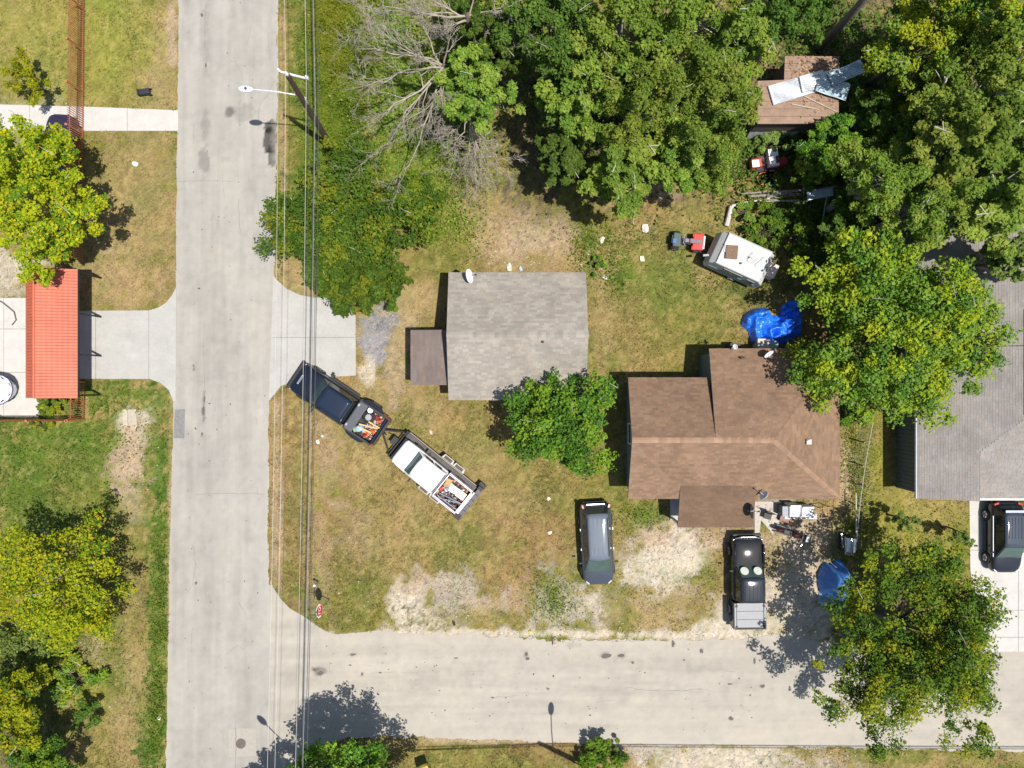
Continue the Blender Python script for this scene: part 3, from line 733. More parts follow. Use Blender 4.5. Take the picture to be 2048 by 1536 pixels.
# ---- red tiled carport on the left
cp = thing("carport", "long carport with bright orange red tile roof beside the iron fence", "carport", (*W(185, 670, 0), 0))
Lc = lambda *pts: rel(cp, pts)
ca = P(155.5, 796, 2.6); cb = P(155.5, 538, 2.6); cl = P(52, 796, 2.55); crx = P(68, 700, 3.25).x
M_redtile = mat("red_metal_tile", (.44, .102, .053), .6, .0, var=.22, scale=.6, attr=False, spec=.5, var2=.05, scale2=14)
def tiled(poly_u, poly_v, nu, nv, name):
    """pressed tile sheet between eave corner pairs: stepped rows across, ribs down"""
    (a, b_), (c, d) = poly_u, poly_v   # eave a-b, ridge c-d
    a, b_, c, d = map(Vector, (a, b_, c, d)); mb = MB(); vs = []; fs = []
    nn = (b_ - a).cross(c - a).normalized()
    if nn.z < 0: nn = -nn
    nu_ = nu * 2
    rows = []
    for i in range(nv):
        rows.append((i / nv, -.012)); rows.append(((i + .10) / nv, .022)); rows.append(((i + .85) / nv, .022))
    for (t, h) in rows:
        for k in range(nu_ + 1):
            s = k / nu_
            p = a.lerp(b_, s).lerp(c.lerp(d, s), t) + nn * (h + (.007 if k % 2 else 0))
            vs.append(p)
    w = nu_ + 1
    for i in range(len(rows) - 1):
        for k in range(nu_): fs.append((i * w + k, i * w + k + 1, (i + 1) * w + k + 1, (i + 1) * w + k))
    mb.add(vs, fs)
    return mb.build(name, M_redtile, cp)
zr_ = 3.25
e1, e2 = Lc(ca, cb); l1, l2 = Lc((cl.x, ca.y, 2.55), (cl.x, cb.y, 2.55)); k1, k2 = Lc((crx, ca.y, zr_), (crx, cb.y, zr_))
# tiles step along the slope; columns run along the ridge
t1 = tiled((e1, k1), (e2, k2), 8, 42, "tile_sheet"); t2 = tiled((l1, k1), (l2, k2), 3, 42, "tile_sheet")
for t in (t1, t2):
    md = t.modifiers.new("solid", 'SOLIDIFY'); md.thickness = .02
b = MB(); b.tube([k1 + Vector((0, 0, .03)), k2 + Vector((0, 0, .03))], .07, 8); b.build("ridge_cap", M_redtile, cp)
M_dsteel = mat("dark_steel", (.03, .028, .028), .5, .4)
for t in (0.02, .34, .66, .98):
    for q in (e1.lerp(e2, t) + Vector((-.10, 0, -.02)), l1.lerp(l2, t) + Vector((.10, 0, -.02))):
        b = MB(); b.box((q.x, q.y, q.z / 2), (.10, .10, q.z)); b.build("post", M_dsteel, cp)
    b = MB(); a_, c_ = e1.lerp(e2, t), k1.lerp(k2, t); b.tube([a_ + Vector((-.05, 0, -.07)), c_ + Vector((0, 0, -.08)), l1.lerp(l2, t) + Vector((.05, 0, -.07))], .04, 6); b.build("rafter", M_dsteel, cp)
b = MB(); b.box((e1.x + .01, (e1.y + e2.y) / 2, 2.53), (.05, abs(e2.y - e1.y), .12)); b.build("eave_beam", M_dsteel, cp)

# ---- brown shed in the wood
sh = thing("shed", "flat roofed brown shed among the trees with metal sheets on it", "shed", (*W(1595, 185, 0), 0))
Ls = lambda *pts: rel(sh, pts)
fz = 2.55
sp = [(1515, 248), (1677, 247), (1678, 113), (1570, 112), (1568, 160), (1515, 162)]
foot = [Ls((*W(x, y, fz), 0))[0] for x, y in sp]
M_shed = mat("shed_boards", (.10, .075, .06), .85, stretch=(10, 10, 1))
cxx = sum(p.x for p in foot) / 6; cyy = sum(p.y for p in foot) / 6
walls(sh, M_shed, [(p.x + (.15 if p.x < cxx else -.15), p.y + (.15 if p.y < cyy else -.15)) for p in foot], 0, fz - .06)
M_shedroof = mat("shed_roof", (.25, .165, .12), .85, var=.2, scale=2.5, var2=.15, scale2=18)
# roll-roofing strips, one part each
ys_ = sorted({round(p.y, 3) for p in foot}); yl, yh = ys_[0], ys_[-1]; n = 9
poly2 = [(p.x, p.y) for p in foot]
for i in range(n):
    a0 = yl + (yh - yl) * i / n; a1 = yl + (yh - yl) * (i + 1) / n
    pp = clip_poly(clip_poly(poly2, 1, a0 + .008, False), 1, a1 - .008, True)
    b = MB(); b.prism(pp, fz - .04, fz + .01 + .006 * (i % 2)); b.build("roof_panel", M_shedroof, sh)
# leaf litter on its roof
V = []; Q = []; Cc = []
for i in range(900):
    x = random.gauss(.6, 1.1); y = random.gauss(.1, 1.0)
    if not bool(pip(np.array([x]), np.array([y]), poly2)[0]): continue
    a = random.uniform(0, 6.28); s = random.uniform(.04, .10); k = len(V); z = fz + .025 + random.uniform(0, .03)
    V += [(x + s * math.cos(a), y + s * math.sin(a), z), (x - s * .5 * math.sin(a), y + s * .5 * math.cos(a), z + random.uniform(-.0, .03)), (x - s * math.cos(a), y - s * math.sin(a), z), (x + s * .5 * math.sin(a), y - s * .5 * math.cos(a), z + random.uniform(0, .03))]
    Q.append((k, k + 1, k + 2, k + 3)); c = random.choice([(.30, .17, .07), (.38, .24, .11), (.16, .09, .05), (.12, .07, .045)]); Cc += [c] * 4
o = obj_np("fallen_leaves", mesh_np("fallen_leaves", V, Q, col=np.array(Cc)), mat("dry_leaf", attr=True, rough=.8, var=.1)); o.location = sh.location
tag(o, "brown fallen leaves scattered over the shed roof", kind="stuff")
M_galv = mat("galvanised", (.55, .57, .60), .38, .55, var=.2, scale=3, spec=.5)
M_galvblue = mat("galvanised_blue", (.42, .52, .58), .4, .45, var=.2, scale=3, spec=.5)
def corrugated(label, c, L, Wd, rz, z, m, tilt=0.0, ribs=7, ry=0.0, name="metal_sheet"):
    t = thing(name, label, "metal sheet", (c[0], c[1], z), rz)
    mb = MB(); vs = []; fs = []; n = ribs * 4
    for i in range(9):
        for k in range(n + 1):
            ph = (k % 4); h = (0, .03, .03, 0)[ph] if k < n else 0
            sag = .03 * math.sin(i * 1.3 + k * .2)
            vs.append((L * (i / 8 - .5), Wd * (k / n - .5), h + sag * .6))
    for i in range(8):
        for k in range(n): fs.append((i * (n + 1) + k, (i + 1) * (n + 1) + k, (i + 1) * (n + 1) + k + 1, i * (n + 1) + k + 1))
    mb.add(vs, fs); o = mb.build("sheet", m, t); md = o.modifiers.new("solid", 'SOLIDIFY'); md.thickness = .008
    b = MB(); b.box((-L / 2 + .08, 0, .055), (.12, Wd, .02)); b.build("folded_edge", m, t)
    t.rotation_euler = (tilt, ry, rz)
    return t
q = W(1596, 175, 2.65); corrugated("pale corrugated metal sheet with a white folded end on the shed roof", q, 3.4, 1.15, R(17), fz + .10, M_galv)
q = W(1640, 162, 2.7); corrugated("short corrugated sheet lying across the middle of the metal pile on the shed", q, 2.4, .95, R(12), fz + .19, M_galv)
q = W(1690, 148, 2.7); corrugated("bluish corrugated sheet sticking out over the east edge of the shed roof", q, 2.2, .8, R(24), fz + .30, M_galvblue, ry=R(3))
q = W(1664, 176, 2.7); corrugated("bent bluish sheet drooping below the metal pile at the shed roof edge", q, 1.9, 1.1, R(-18), fz + .24, M_galvblue, tilt=R(-6))
for lab, a, b_ in (("long thin pale stick lying on the shed roof", (1608, 192), (1672, 223)), ("short pale stick lying on the shed roof below the metal sheets", (1583, 208), (1638, 219))):
    t = thing("stick", lab, "stick", (0, 0, 0)); b = MB(); p, q = P(*a, 2.62), P(*b_, 2.62); m_ = (p + q) / 2; t.location = m_
    b.tube([p - m_, (q - p) * .1, q - m_], [.03, .028, .02], 6); b.build("stem", mat("pale_wood", (.46, .40, .32), .8), t)
b = thing("wall_panel", "weathered grey corrugated panel leaning below the shed", "metal panel", (*W(1545, 268, .5), .03)); mb = MB()
for k in range(10): mb.box((-1.35 + k * .3, 0, .55), (.28, .05 + .02 * (k % 2), 1.1), rx=R(-18))
mb.build("panel", M_galv, b)
# ---------------------------------------------------------------- vehicles
M_tyre = mat("tyre_rubber", (.018, .018, .018), .85)
M_rim = mat("alloy", (.45, .45, .46), .3, .8)
M_glass = mat("tinted_glass", (.025, .035, .035), .05, var=0, spec=.7)
M_wind = mat("windscreen_glass", (.05, .085, .08), .05, var=.2, scale=3, spec=.7)
M_black = mat("black_plastic", (.02, .02, .021), .6)
M_chrome = mat("chrome", (.55, .55, .56), .3, .9, var=0)
M_lamp = mat("lamp_clear", (.55, .56, .58), .15, spec=.6)
M_red = mat("lamp_red", (.35, .012, .01), .25, spec=.6)
def paint(name, col=(.5, .5, .5), rough=.3, metal=.3): return mat("paint_" + name, col, .62, metal * .3, var=.05, scale=2, coat=.85, spec=.12)
def wheel(root, x, y, r=.36, w=.24, rimm=None):
    s = 1 if x > 0 else -1
    b = MB(); b.tube([(-w / 2, 0, 0), (-w / 2 + .03, 0, 0), (w / 2 - .03, 0, 0), (w / 2, 0, 0)], [r - .03, r, r, r - .03], 22)
    o = b.build("wheel", M_tyre, root, True); o.location = (x, y, r)
    b = MB(); b.tube([(s * w * .38, 0, 0), (s * (w / 2 + .006), 0, 0)], [r * .64, r * .6], 18)
    b.build("rim", rimm or M_rim, o)
    b = MB()
    for k in range(5):
        a = k * 2 * math.pi / 5; b.box((s * (w / 2 + .012), math.cos(a) * r * .32, math.sin(a) * r * .32), (.012, r * .5, .05), rx=a)
    b.build("spoke", mat("spoke_dark", (.06, .06, .06), .4, .5), o)
    return o
def loft_body(name, m, root, st, sub=2):
    """st: list of (y, half-width, z bottom, z shoulder, deck half-width, z deck edge, crown)"""
    b = MB(); vs = []; fs = []; ring = []
    for y, w, zb, zs, wt, zt, cr_ in st:
        half = [(0, zb), (w * .86, zb), (w * .99, zb + .14), (w, (zb + zs) / 2 + .05), (w * .985, zs), (wt, zt), (wt * .55, zt + cr_ * .75), (0, zt + cr_)]
        full = half + [(-x, z) for x, z in half[-2:0:-1]]
        ring.append([(x, y, z) for x, z in full])
    n = len(ring[0])
    for r in ring: vs += r
    for i in range(len(ring) - 1):
        for k in range(n):
            k2 = (k + 1) % n; fs.append((i * n + k, (i + 1) * n + k, (i + 1) * n + k2, i * n + k2))
    fs.append(tuple(range(n))); fs.append(tuple((len(ring) - 1) * n + k for k in range(n - 1, -1, -1)))
    b.add(vs, fs); o = b.build(name, m, root, True, sub=sub)
    return o
def quad_panel(name, m, root, q, push=.012, th=.012):
    q = [Vector(p) for p in q]; nr = (q[1] - q[0]).cross(q[2] - q[0]).normalized()
    c = sum(q, Vector()) / 4
    if nr.dot(c - Vector((0, c.y * .98, c.z * .6))) < 0: nr = -nr; q = q[::-1]
    b = MB(); f = [p + nr * push for p in q]; k = [p + nr * (push - th) for p in q]
    b.add(f + k, [(0, 1, 2, 3), (7, 6, 5, 4), (0, 4, 5, 1), (1, 5, 6, 2), (2, 6, 7, 3), (3, 7, 4, 0)])
    return b.build(name, m, root)
def cabin(root, m, yb0, yr0, yr1, yb1, wb, wr, zb, zr, splits, roofm=None, rib=0, ribm=None, glass=None, dark=True):
    """greenhouse: yb0/yr0 windscreen base/top, yr1/yb1 rear top/base (y forward)"""
    wm = wr + .0
    b = MB()
    def ring(y0, y1, w, z): return [(-w, y1, z), (w, y1, z), (w, y0, z), (-w, y0, z)]
    lo = ring(yb0, yb1, wb, zb); hi = ring(yr0, yr1, wr, zr)
    b.add(lo + hi, [(0, 1, 5, 4), (1, 2, 6, 5), (2, 3, 7, 6), (3, 0, 4, 7), (4, 5, 6, 7)])
    b.build("cabin", m, root, bevel=.05)
    # roof skin, gently arched
    b = MB(); ny, nx_ = 9, 7; vs = []; fs = []
    for i in range(ny):
        t = i / (ny - 1); y = yr0 + (yr1 - yr0) * t
        for k in range(nx_):
            s = k / (nx_ - 1) * 2 - 1
            e = 1 - .06 * (abs(2 * t - 1) ** 4)
            vs.append((s * wr * e, y + (.06 if i == 0 else -.03 if i == ny - 1 else 0) * (1 - s * s), zr + .012 + .055 * (1 - s * s * s * s) * (1 - .7 * abs(2 * t - 1) ** 3)))
    for i in range(ny - 1):
        for k in range(nx_ - 1): fs.append((i * nx_ + k, i * nx_ + k + 1, (i + 1) * nx_ + k + 1, (i + 1) * nx_ + k))
    b.add(vs, [f[::-1] for f in fs] if yr0 > yr1 else fs)
    ro = b.build("roof", roofm or m, root, True); md = ro.modifiers.new("solid", 'SOLIDIFY'); md.thickness = .03
    if rib:
        L_ = (yr0 - yr1) * .62
        for k in range(rib):
            x = (k - (rib - 1) / 2) * (wr * 1.25 / max(rib - 1, 1)) if rib > 1 else 0
            b = MB(); b.box((x, (yr0 + yr1) / 2 - .12, zr + .075), (.05, L_, .022)); b.build("roof_rib", roofm or m, ro, bevel=.01)
    ins = lambda a, b_, t: Vector(a).lerp(Vector(b_), t)
    def side(A, B, C, D, ta, tb, s0, s1):   # A,B base (front,rear); D,C top
        p = lambda t, s: ins(ins(A, B, t), ins(D, C, t), s)
        return [p(ta, s0), p(tb, s0), p(tb, s1), p(ta, s1)]
    g = glass or M_glass
    quad_panel("windscreen", M_wind, root, side(lo[2], lo[3], hi[3], hi[2], .05, .95, .06, .94))
    quad_panel("rear_window", g, root, side(lo[1], lo[0], hi[0], hi[1], .07, .93, .2, .93))
    for sgn, (a, b_, c, d) in ((1, (lo[2], lo[1], hi[1], hi[2])), (-1, (lo[3], lo[0], hi[0], hi[3]))):
        for t0, t1 in splits: quad_panel("side_window", g, root, side(a, b_, c, d, t0, t1, .12, .9), push=.014 if True else 0)
    return ro
def mirrors(root, x, y, z, m):
    for s in (-1, 1):
        b = MB(); b.box((s * (x + .13), y, z), (.2, .1, .15)); b.box((s * (x + .02), y, z - .04), (.08, .05, .05)); b.build("mirror", m, root, bevel=.02)
def lamps(root, x, y, z, d, m, name, rz=0.0):
    for s in (-1, 1):
        b = MB(); b.box((s * x, y, z), d, rz=-s * rz); b.build(name, m, root, bevel=.02)
def heading(vx, vy): return math.atan2(-vx, -vy)     # image vector of the nose -> rotation (image y points down)

def minivan():
    m = paint("charcoal", (.048, .056, .074), .35, .2)
    t = thing("minivan", "dark grey minivan parked on the grass left of the dirt pad", "minivan", W(1191, 1083), heading(.05, 1))
    st = [(2.52, .62, .36, .62, .48, .66, .02), (2.40, .82, .24, .70, .66, .78, .03), (2.0, .95, .2, .84, .80, .95, .05), (1.45, .985, .2, .95, .84, 1.08, .05), (.8, .99, .2, 1.0, .82, 1.05, .02), (-1.9, .985, .2, 1.02, .82, 1.06, .02), (-2.3, .95, .24, 1.02, .80, 1.06, .0), (-2.5, .84, .32, .95, .70, 1.0, .0), (-2.53, .80, .40, .85, .66, .92, 0)]
    loft_body("body", m, t, st)
    ro = cabin(t, m, 1.62, .72, -2.02, -2.40, .86, .66, 1.02, 1.70, ((.22, .44), (.47, .70), (.73, .92)), paint("charcoal_skysheen", (.12, .14, .17), .45, .1), rib=0)  # roof colour lightened to stand for the sky it reflects
    for s in (-1, 1):
        b = MB(); b.tube([(s * .60, .55, 1.74), (s * .61, .4, 1.79), (s * .60, -1.6, 1.79), (s * .58, -1.8, 1.74)], .022, 6); b.build("roof_rail", M_black, ro)
    for s in (-.25, 0, .25):
        b = MB(); b.box((s, -1.5, 1.765), (.05, .5, .02)); b.box((s, .2, 1.765), (.05, .4, .02)); b.build("roof_rib", paint("charcoal_skysheen"), ro, bevel=.008)
    for x in (-.99, .99):
        for y in (1.58, -1.45): wheel(t, x * .93, y)
    mirrors(t, .98, 1.02, 1.12, M_black)
    lamps(t, .68, 2.33, .78, (.26, .07, .10), M_lamp, "headlight", R(42)); lamps(t, .80, -2.40, 1.0, (.14, .24, .46), M_red, "tail_light", R(-20))
    b = MB(); b.box((0, -2.50, 1.02), (1.1, .05, .05)); b.build("tailgate_trim", M_chrome, t)
    b = MB(); b.box((0, -2.55, .58), (1.5, .12, .2)); b.build("bumper", m, t, bevel=.05)
    for y in (.25, -.95):
        for s in (-1, 1):
            b = MB(); b.box((s * .985, y, .92), (.02, .12, .02)); b.build("door_handle", M_rim, t)
    b = MB()
    for s in (-1, 1): b.box((s * .3, 1.62, 1.06), (.7, .02, .015), rz=s * .1)
    b.build("wiper", M_black, t)
minivan()

def suv():
    m = paint("black_blue", (.014, .017, .025), .35, .2)
    t = thing("parked_suv", "shiny black crossover car on the white driveway at the right edge", "car", W(1994, 1069), heading(.0, 1))
    st = [(2.20, .60, .36, .66, .46, .72, .02), (2.10, .80, .26, .76, .64, .85, .04), (1.7, .90, .22, .88, .76, .98, .06), (1.1, .925, .22, .96, .80, 1.06, .05), (.5, .93, .22, .98, .80, 1.04, .02), (-1.5, .93, .22, 1.0, .80, 1.05, .02), (-1.95, .90, .26, 1.0, .78, 1.04, 0), (-2.17, .80, .34, .92, .66, .98, 0), (-2.22, .74, .42, .84, .62, .9, 0)]
    loft_body("body", m, t, st)
    ro = cabin(t, m, 1.25, .42, -1.62, -2.08, .82, .62, 1.0, 1.62, ((.22, .46), (.50, .74), (.78, .93)), paint("black_skysheen", (.045, .055, .075), .4, .15), rib=5)  # paler bluish roof tone imitates sky reflection on the black paint
    b = MB(); b.box((0, -1.72, 1.63), (1.15, .16, .035)); b.build("spoiler", M_chrome if False else paint("silver_edge", (.35, .37, .42), .3, .5), ro, bevel=.012)
    for x in (-.93, .93):
        for y in (1.35, -1.32): wheel(t, x * .96, y, .36, .22, mat("alloy_pale", (.5, .47, .42), .35, .6))
    for s in (-1, 1):
        b = MB(); b.box((s * .95, 0, .33), (.04, 1.8, .18)); b.build("sill", M_black, t, bevel=.015)
        b = MB(); b.box((s * .905, -.1, 1.0), (.02, 2.5, .02)); b.build("window_trim", M_chrome, t)
    mirrors(t, .92, .85, 1.08, m)
    lamps(t, .66, 2.05, .80, (.26, .08, .10), M_lamp, "headlight", R(40)); lamps(t, .72, -2.08, .98, (.30, .14, .16), M_red, "tail_light", R(-25))
    b = MB(); b.box((0, -2.24, .58), (1.4, .12, .2)); b.build("bumper", m, t, bevel=.05)
    b = MB()
    for s in (-1, 1): b.box((s * .28, 1.24, 1.06), (.6, .02, .015), rz=s * .1)
    b.build("wiper", M_black, t)
    b = MB(); b.box((-.55, -1.5, 1.69), (.1, .1, .05)); b.build("antenna", m, t)
suv()

def pickup_body(t, m, L, wd, hoodL, cabY0, cabY1, zdeck, bedZ, name_cover=None, dually=False, roofm=None, rib=0, splits=((.2, .5), (.56, .86)), zroof=1.86, wcab=None, slope=.62, wr=.84, rail=.12):
    f = L / 2; w = wd / 2
    st = [(f, w * .72, .42, .74, w * .55, .80, .0), (f - .06, w * .90, .34, .86, w * .70, .96, .03), (f - .35, w * .96, .3, 1.0, w * .80, 1.10, .05), (f - hoodL, w * .97, .3, 1.06, w * .82, zdeck + .02, .06),
          (cabY0 - .6, w * .98, .3, 1.08, w * .86, zdeck - .02, .0), (cabY1 + .1, w * .98, .3, 1.08, w * .86, zdeck - .02, .0), (cabY1, w * .97, .32, 1.06, w * .85, zdeck - .04, 0)]
    loft_body("body", m, t, st)
    wc = wcab or w * .86
    ro = cabin(t, m, cabY0, cabY0 - slope, cabY1 + .16, cabY1 + .02, wc, wc * wr, zdeck - .06, zroof, splits, roofm, rib)
    # open bed: floor, two sides, front wall and tailgate
    yA, yB = cabY1 - .03, -f + .04; yc = (yA + yB) / 2; ln = yA - yB
    b = MB(); b.box((0, yc, bedZ - .45), (wd * .84, ln - .12, .06)); bed = b.build("bed_floor", M_black, t)
    for s in (-1, 1):
        b = MB(); b.box((s * (w - .065), yc, bedZ - .33), (.13, ln, .72)); b.build("bed_side", m, t, bevel=.035)
        b = MB(); b.box((s * (w - .065), yc, bedZ + .04), (rail, ln - .05, .025)); b.build("bed_rail", M_black, t)
        b = MB(); b.box((s * (w * .55), f - .28, .98), (.01, .01, .01))
    b = MB(); b.box((0, yA - .04, bedZ - .3), (wd - .28, .06, .6)); b.build("bed_front", m, t)
    b = MB(); b.box((0, yB + .05, bedZ - .28), (wd - .28, .09, .62)); b.build("tailgate", m, t, bevel=.025)
    b = MB(); b.box((0, -f - .05, .56), (wd * .94, .16, .2)); b.build("rear_bumper", M_chrome if not dually else M_black, t, bevel=.03)
    lamps(t, w - .09, -f + .02, .95, (.14, .06, .34), M_red, "tail_light")
    lamps(t, w * .78, f - .16, .86, (.24, .10, .12), M_lamp, "headlight", R(22))
    return ro

def black_pickup():
    m = paint("black", (.009, .010, .013), .3, .15)
    t = thing("pickup_truck", "black crew cab pickup with white bed cover on the dirt drive", "pickup truck", W(1487, 1157), heading(-.01, -1))
    rm = paint("black_skygloss", (.022, .026, .036), .35, .1)  # sky sheen put into a lighter copy of the black
    pickup_body(t, m, 5.6, 2.0, 1.35, 1.10, -1.12, 1.12, 1.12, roofm=rm, rib=5, zroof=1.84)
    for x in (-.92, .92):
        for y in (1.85, -1.75): wheel(t, x, y, .40, .26)
    mirrors(t, 1.0, .80, 1.2, M_black)
    b = MB(); b.tube([(-.8, 2.70, 1.0), (-.4, 2.80, 1.02), (.4, 2.80, 1.02), (.8, 2.70, 1.0)], .05, 8); b.build("grille_bar", M_chrome, t, True)
    b = MB(); b.box((0, 2.86, .62), (1.75, .18, .26)); b.build("front_bumper", M_black, t, bevel=.05)
    for s in (-1, 1):
        b = MB(); b.tube([(s * .87, 2.4, 1.12), (s * .88, 1.9, 1.17), (s * .88, 1.2, 1.18)], [.06, .09, .06], 8); b.build("fender", m, t, True)
    # reflective sunshade behind the windscreen: two discs
    for s in (-1, 1):
        b = MB(); a = math.atan2(.78, .62); b.tube([(s * .40, .84, 1.455), (s * .40, .84 + .03, 1.49)], [.25, .25], 20); b.build("sunshade", mat("sunshade_silver", (.62, .64, .56), .45, .1), t)
    # white bed cover in three panels with a rack
    wht = mat("cover_white", (.255, .255, .265), .6, var=.06)
    for k in range(3):
        b = MB(); b.box((0, -1.42 - k * .50, 1.185), (1.62, .485, .05)); b.build("bed_cover_panel", wht, t, bevel=.01)
    for s in (-1, 1):
        b = MB(); b.box((s * .90, -1.95, 1.20), (.12, 1.5, .06)); b.build("cover_rail", wht, t, bevel=.01)
        for y in (-1.35, -2.62):
            b = MB(); b.box((s * .84, y, 1.23), (.12, .16, .06), rz=s * .4); b.build("rack_foot", M_black, t)
    b = MB(); b.box((0, -2.74, 1.17), (1.8, .08, .09)); b.build("tailgate_cap", M_black, t)
black_pickup()

def navy_pickup():
    m = paint("navy", (.007, .011, .023), .22, .3)
    c = W(683, 806)
    t = thing("pickup_truck", "navy crew cab dually pickup with loaded bed hitched to the trailer", "pickup truck", c, heading(-167, -112))
    pickup_body(t, m, 6.25, 2.05, 1.35, 1.55, -1.02, 1.22, 1.22, dually=True, roofm=paint("navy_roof", (.010, .018, .038), .32, .2), zroof=1.95, splits=((.18, .46), (.52, .86)))
    for x in (-.94, .94):
        wheel(t, x, 2.15, .42, .26, M_chrome); wheel(t, x * 1.22, -1.95, .42, .22); wheel(t, x * .93, -1.95, .42, .22)
    for s in (-1, 1):   # bulging rear fenders
        b = MB(); vs = []
        for y, ww in ((-1.12, .0), (-1.4, .20), (-1.75, .27), (-2.2, .27), (-2.5, .20), (-2.78, 0.0)):
            vs.append((y, ww))
        poly = [(s * .98, y) if ww == 0 else (s * (1.0 + ww), y) for y, ww in vs]
        b.prism(poly, .88, 1.08); b.build("rear_fender", m, t, bevel=.05)
    for s in (-1, 1):
        b = MB(); b.box((s * 1.25, 1.05, 1.28), (.26, .12, .24)); b.box((s * 1.06, 1.05, 1.24), (.2, .05, .05)); b.build("tow_mirror", M_black, t, bevel=.02)
        b = MB(); b.box((s * 1.06, .2, .45), (.14, 2.0, .06)); b.build("running_board", M_black, t)
    b = MB(); b.box((0, 3.15, .72), (1.9, .2, .3)); b.build("front_bumper", M_black, t, bevel=.06)
    b = MB(); b.box((0, 2.63, 1.325), (.62, .10, .03)); sc_ = b.build("hood_badge", mat("badge_grey", (.42, .46, .55), .3, .4), t)
    b = MB(); b.box((0, 2.63, 1.343), (.5, .04, .006)); b.build("badge_slot", M_black, sc_)
    b = MB(); b.tube([(0, -3.2, .5), (0, -3.5, .5)], .04, 8); b.build("hitch", M_black, t)
    b = MB(); b.box((0, -1.42, 1.28), (1.9, .56, .14)); tb = b.build("tool_box", mat("toolbox_grey", (.075, .078, .09), .5, .2), t, bevel=.02)
    for s in (-1, 1):
        b = MB(); b.box((s * .7, -1.2, 1.36), (.16, .12, .03)); b.build("latch", M_chrome, tb)
    return t
nv = navy_pickup()
def on(truck, x, y, z=0.0):
    v = Matrix.Rotation(truck.rotation_euler[2], 3, 'Z') @ Vector((x, y, 0)) + truck.location
    return (v.x, v.y, z + truck.location[2])
# cargo in the navy truck
Zb = .81
M_orange = mat("orange_plastic", (.62, .12, .03), .5); M_yel = mat("yellow_plastic", (.70, .50, .05), .5); M_lblue = mat("light_blue", (.25, .42, .62), .55); M_wood = mat("pine_wood", (.55, .36, .18), .75)
M_white = mat("white_plastic", (.75, .75, .75), .5)
t = thing("spare_wheel", "black spare wheel with pale hub lying in the navy truck bed", "wheel", on(nv, .35, -2.05, Zb + .16)); b = MB(); b.tube([(0, 0, -.12), (0, 0, -.09), (0, 0, .09), (0, 0, .12)], [.34, .38, .38, .34], 22); b.build("tyre", M_tyre, t, True); b = MB(); b.disc((0, 0, .06), .19, .13, 18); b.build("hub", mat("hub_pale", (.28, .28, .28), .4, .3), t)
t = thing("bucket", "small white bucket beside the spare wheel in the navy truck bed", "bucket", on(nv, .78, -1.92, Zb + .02)); b = MB(); b.tube([(0, 0, 0), (0, 0, .30)], [.12, .16], 14); b.build("pail", M_white, t); b = MB(); b.tube([(0, 0, .30), (0, 0, .33)], .17, 14); b.build("lid", M_white, t)
t = thing("bag", "crumpled light blue bag in the front corner of the navy truck bed", "bag", on(nv, -.55, -1.95, Zb + .0)); b = MB(); b.blob((0, 0, .22), (.30, .24, .24), 10, 7, .3); b.build("sack", M_lblue, t, sub=1)
t = thing("tool_bag", "green and yellow tool bag against the box of the navy truck", "bag", on(nv, -.72, -1.78, Zb + .2)); b = MB(); b.box((0, 0, .12), (.2, .3, .26), rz=.4); b.build("case", mat("dull_green", (.22, .30, .10), .7), t, bevel=.04)
for i, (lab, x, y, rz, L_) in enumerate((("long pale plank lying from wheel to tailgate in the navy truck", -.1, -2.35, .35, 1.15), ("shorter pale plank crossing the orange tools in the navy truck", .18, -2.62, .05, .8), ("pale plank along the east side of the navy truck bed", -.38, -2.28, .15, .9))):
    t = thing("plank", lab, "plank", on(nv, x, y, Zb + .34 + .05 * i), nv.rotation_euler[2] + rz); b = MB(); b.box((0, 0, 0), (.09, L_, .04)); b.build("board", M_wood, t)
for i, (lab, x, y, s) in enumerate((("bright orange power tool at the tailgate of the navy truck", -.25, -2.75, (.30, .22, .3)), ("orange cable reel in the middle of the navy truck bed", -.45, -2.55, (.24, .24, .28)), ("small orange can near the rear corner of the navy truck bed", .48, -2.68, (.15, .3, .24)), ("red fuel can at the east side of the navy truck bed", -.68, -2.45, (.2, .26, .3)), ("dark red tool case near the wheel of the navy truck bed", .62, -2.5, (.3, .3, .25)))):
    t = thing("tool", lab, "tool", on(nv, x, y, Zb), random.uniform(0, 3)); b = MB(); b.blob((0, 0, s[2] / 2 + .05), (s[0] / 2 * 1.2, s[1] / 2 * 1.2, s[2] / 2 + .05), 9, 6, .22)
    b.build("casing", (M_orange, M_orange, M_orange, mat("fuel_red", (.45, .02, .02), .5), mat("case_red", (.22, .03, .025), .6))[i], t)
    b = MB(); b.tube([(-s[0] * .4, 0, s[2]), (0, 0, s[2] + .12), (s[0] * .4, 0, s[2])], .018, 6); b.build("handle", M_black, t)
b = MB()
for k in range(240):
    x = random.uniform(-.8, .8); y = random.uniform(-2.95, -2.2); b.cur = random.choice([(.5, .45, .4), (.25, .04, .03), (.05, .05, .05), (.4, .12, .05), (.12, .14, .2), (.5, .3, .15), (.03, .03, .03)])
    b.box((x, y, .06 + random.uniform(0, .14)), (random.uniform(.03, .12), random.uniform(.03, .16), .05), rz=random.uniform(0, 3), rx=random.uniform(-.4, .4))
o = b.build("loose_scrap", mat("scrap", attr=True, rough=.6, var=.1), None, col=True); o.location = on(nv, 0, 0, Zb - .03); o.rotation_euler = nv.rotation_euler; tag(o, "jumble of small scrap pieces in the navy truck bed", kind="stuff")

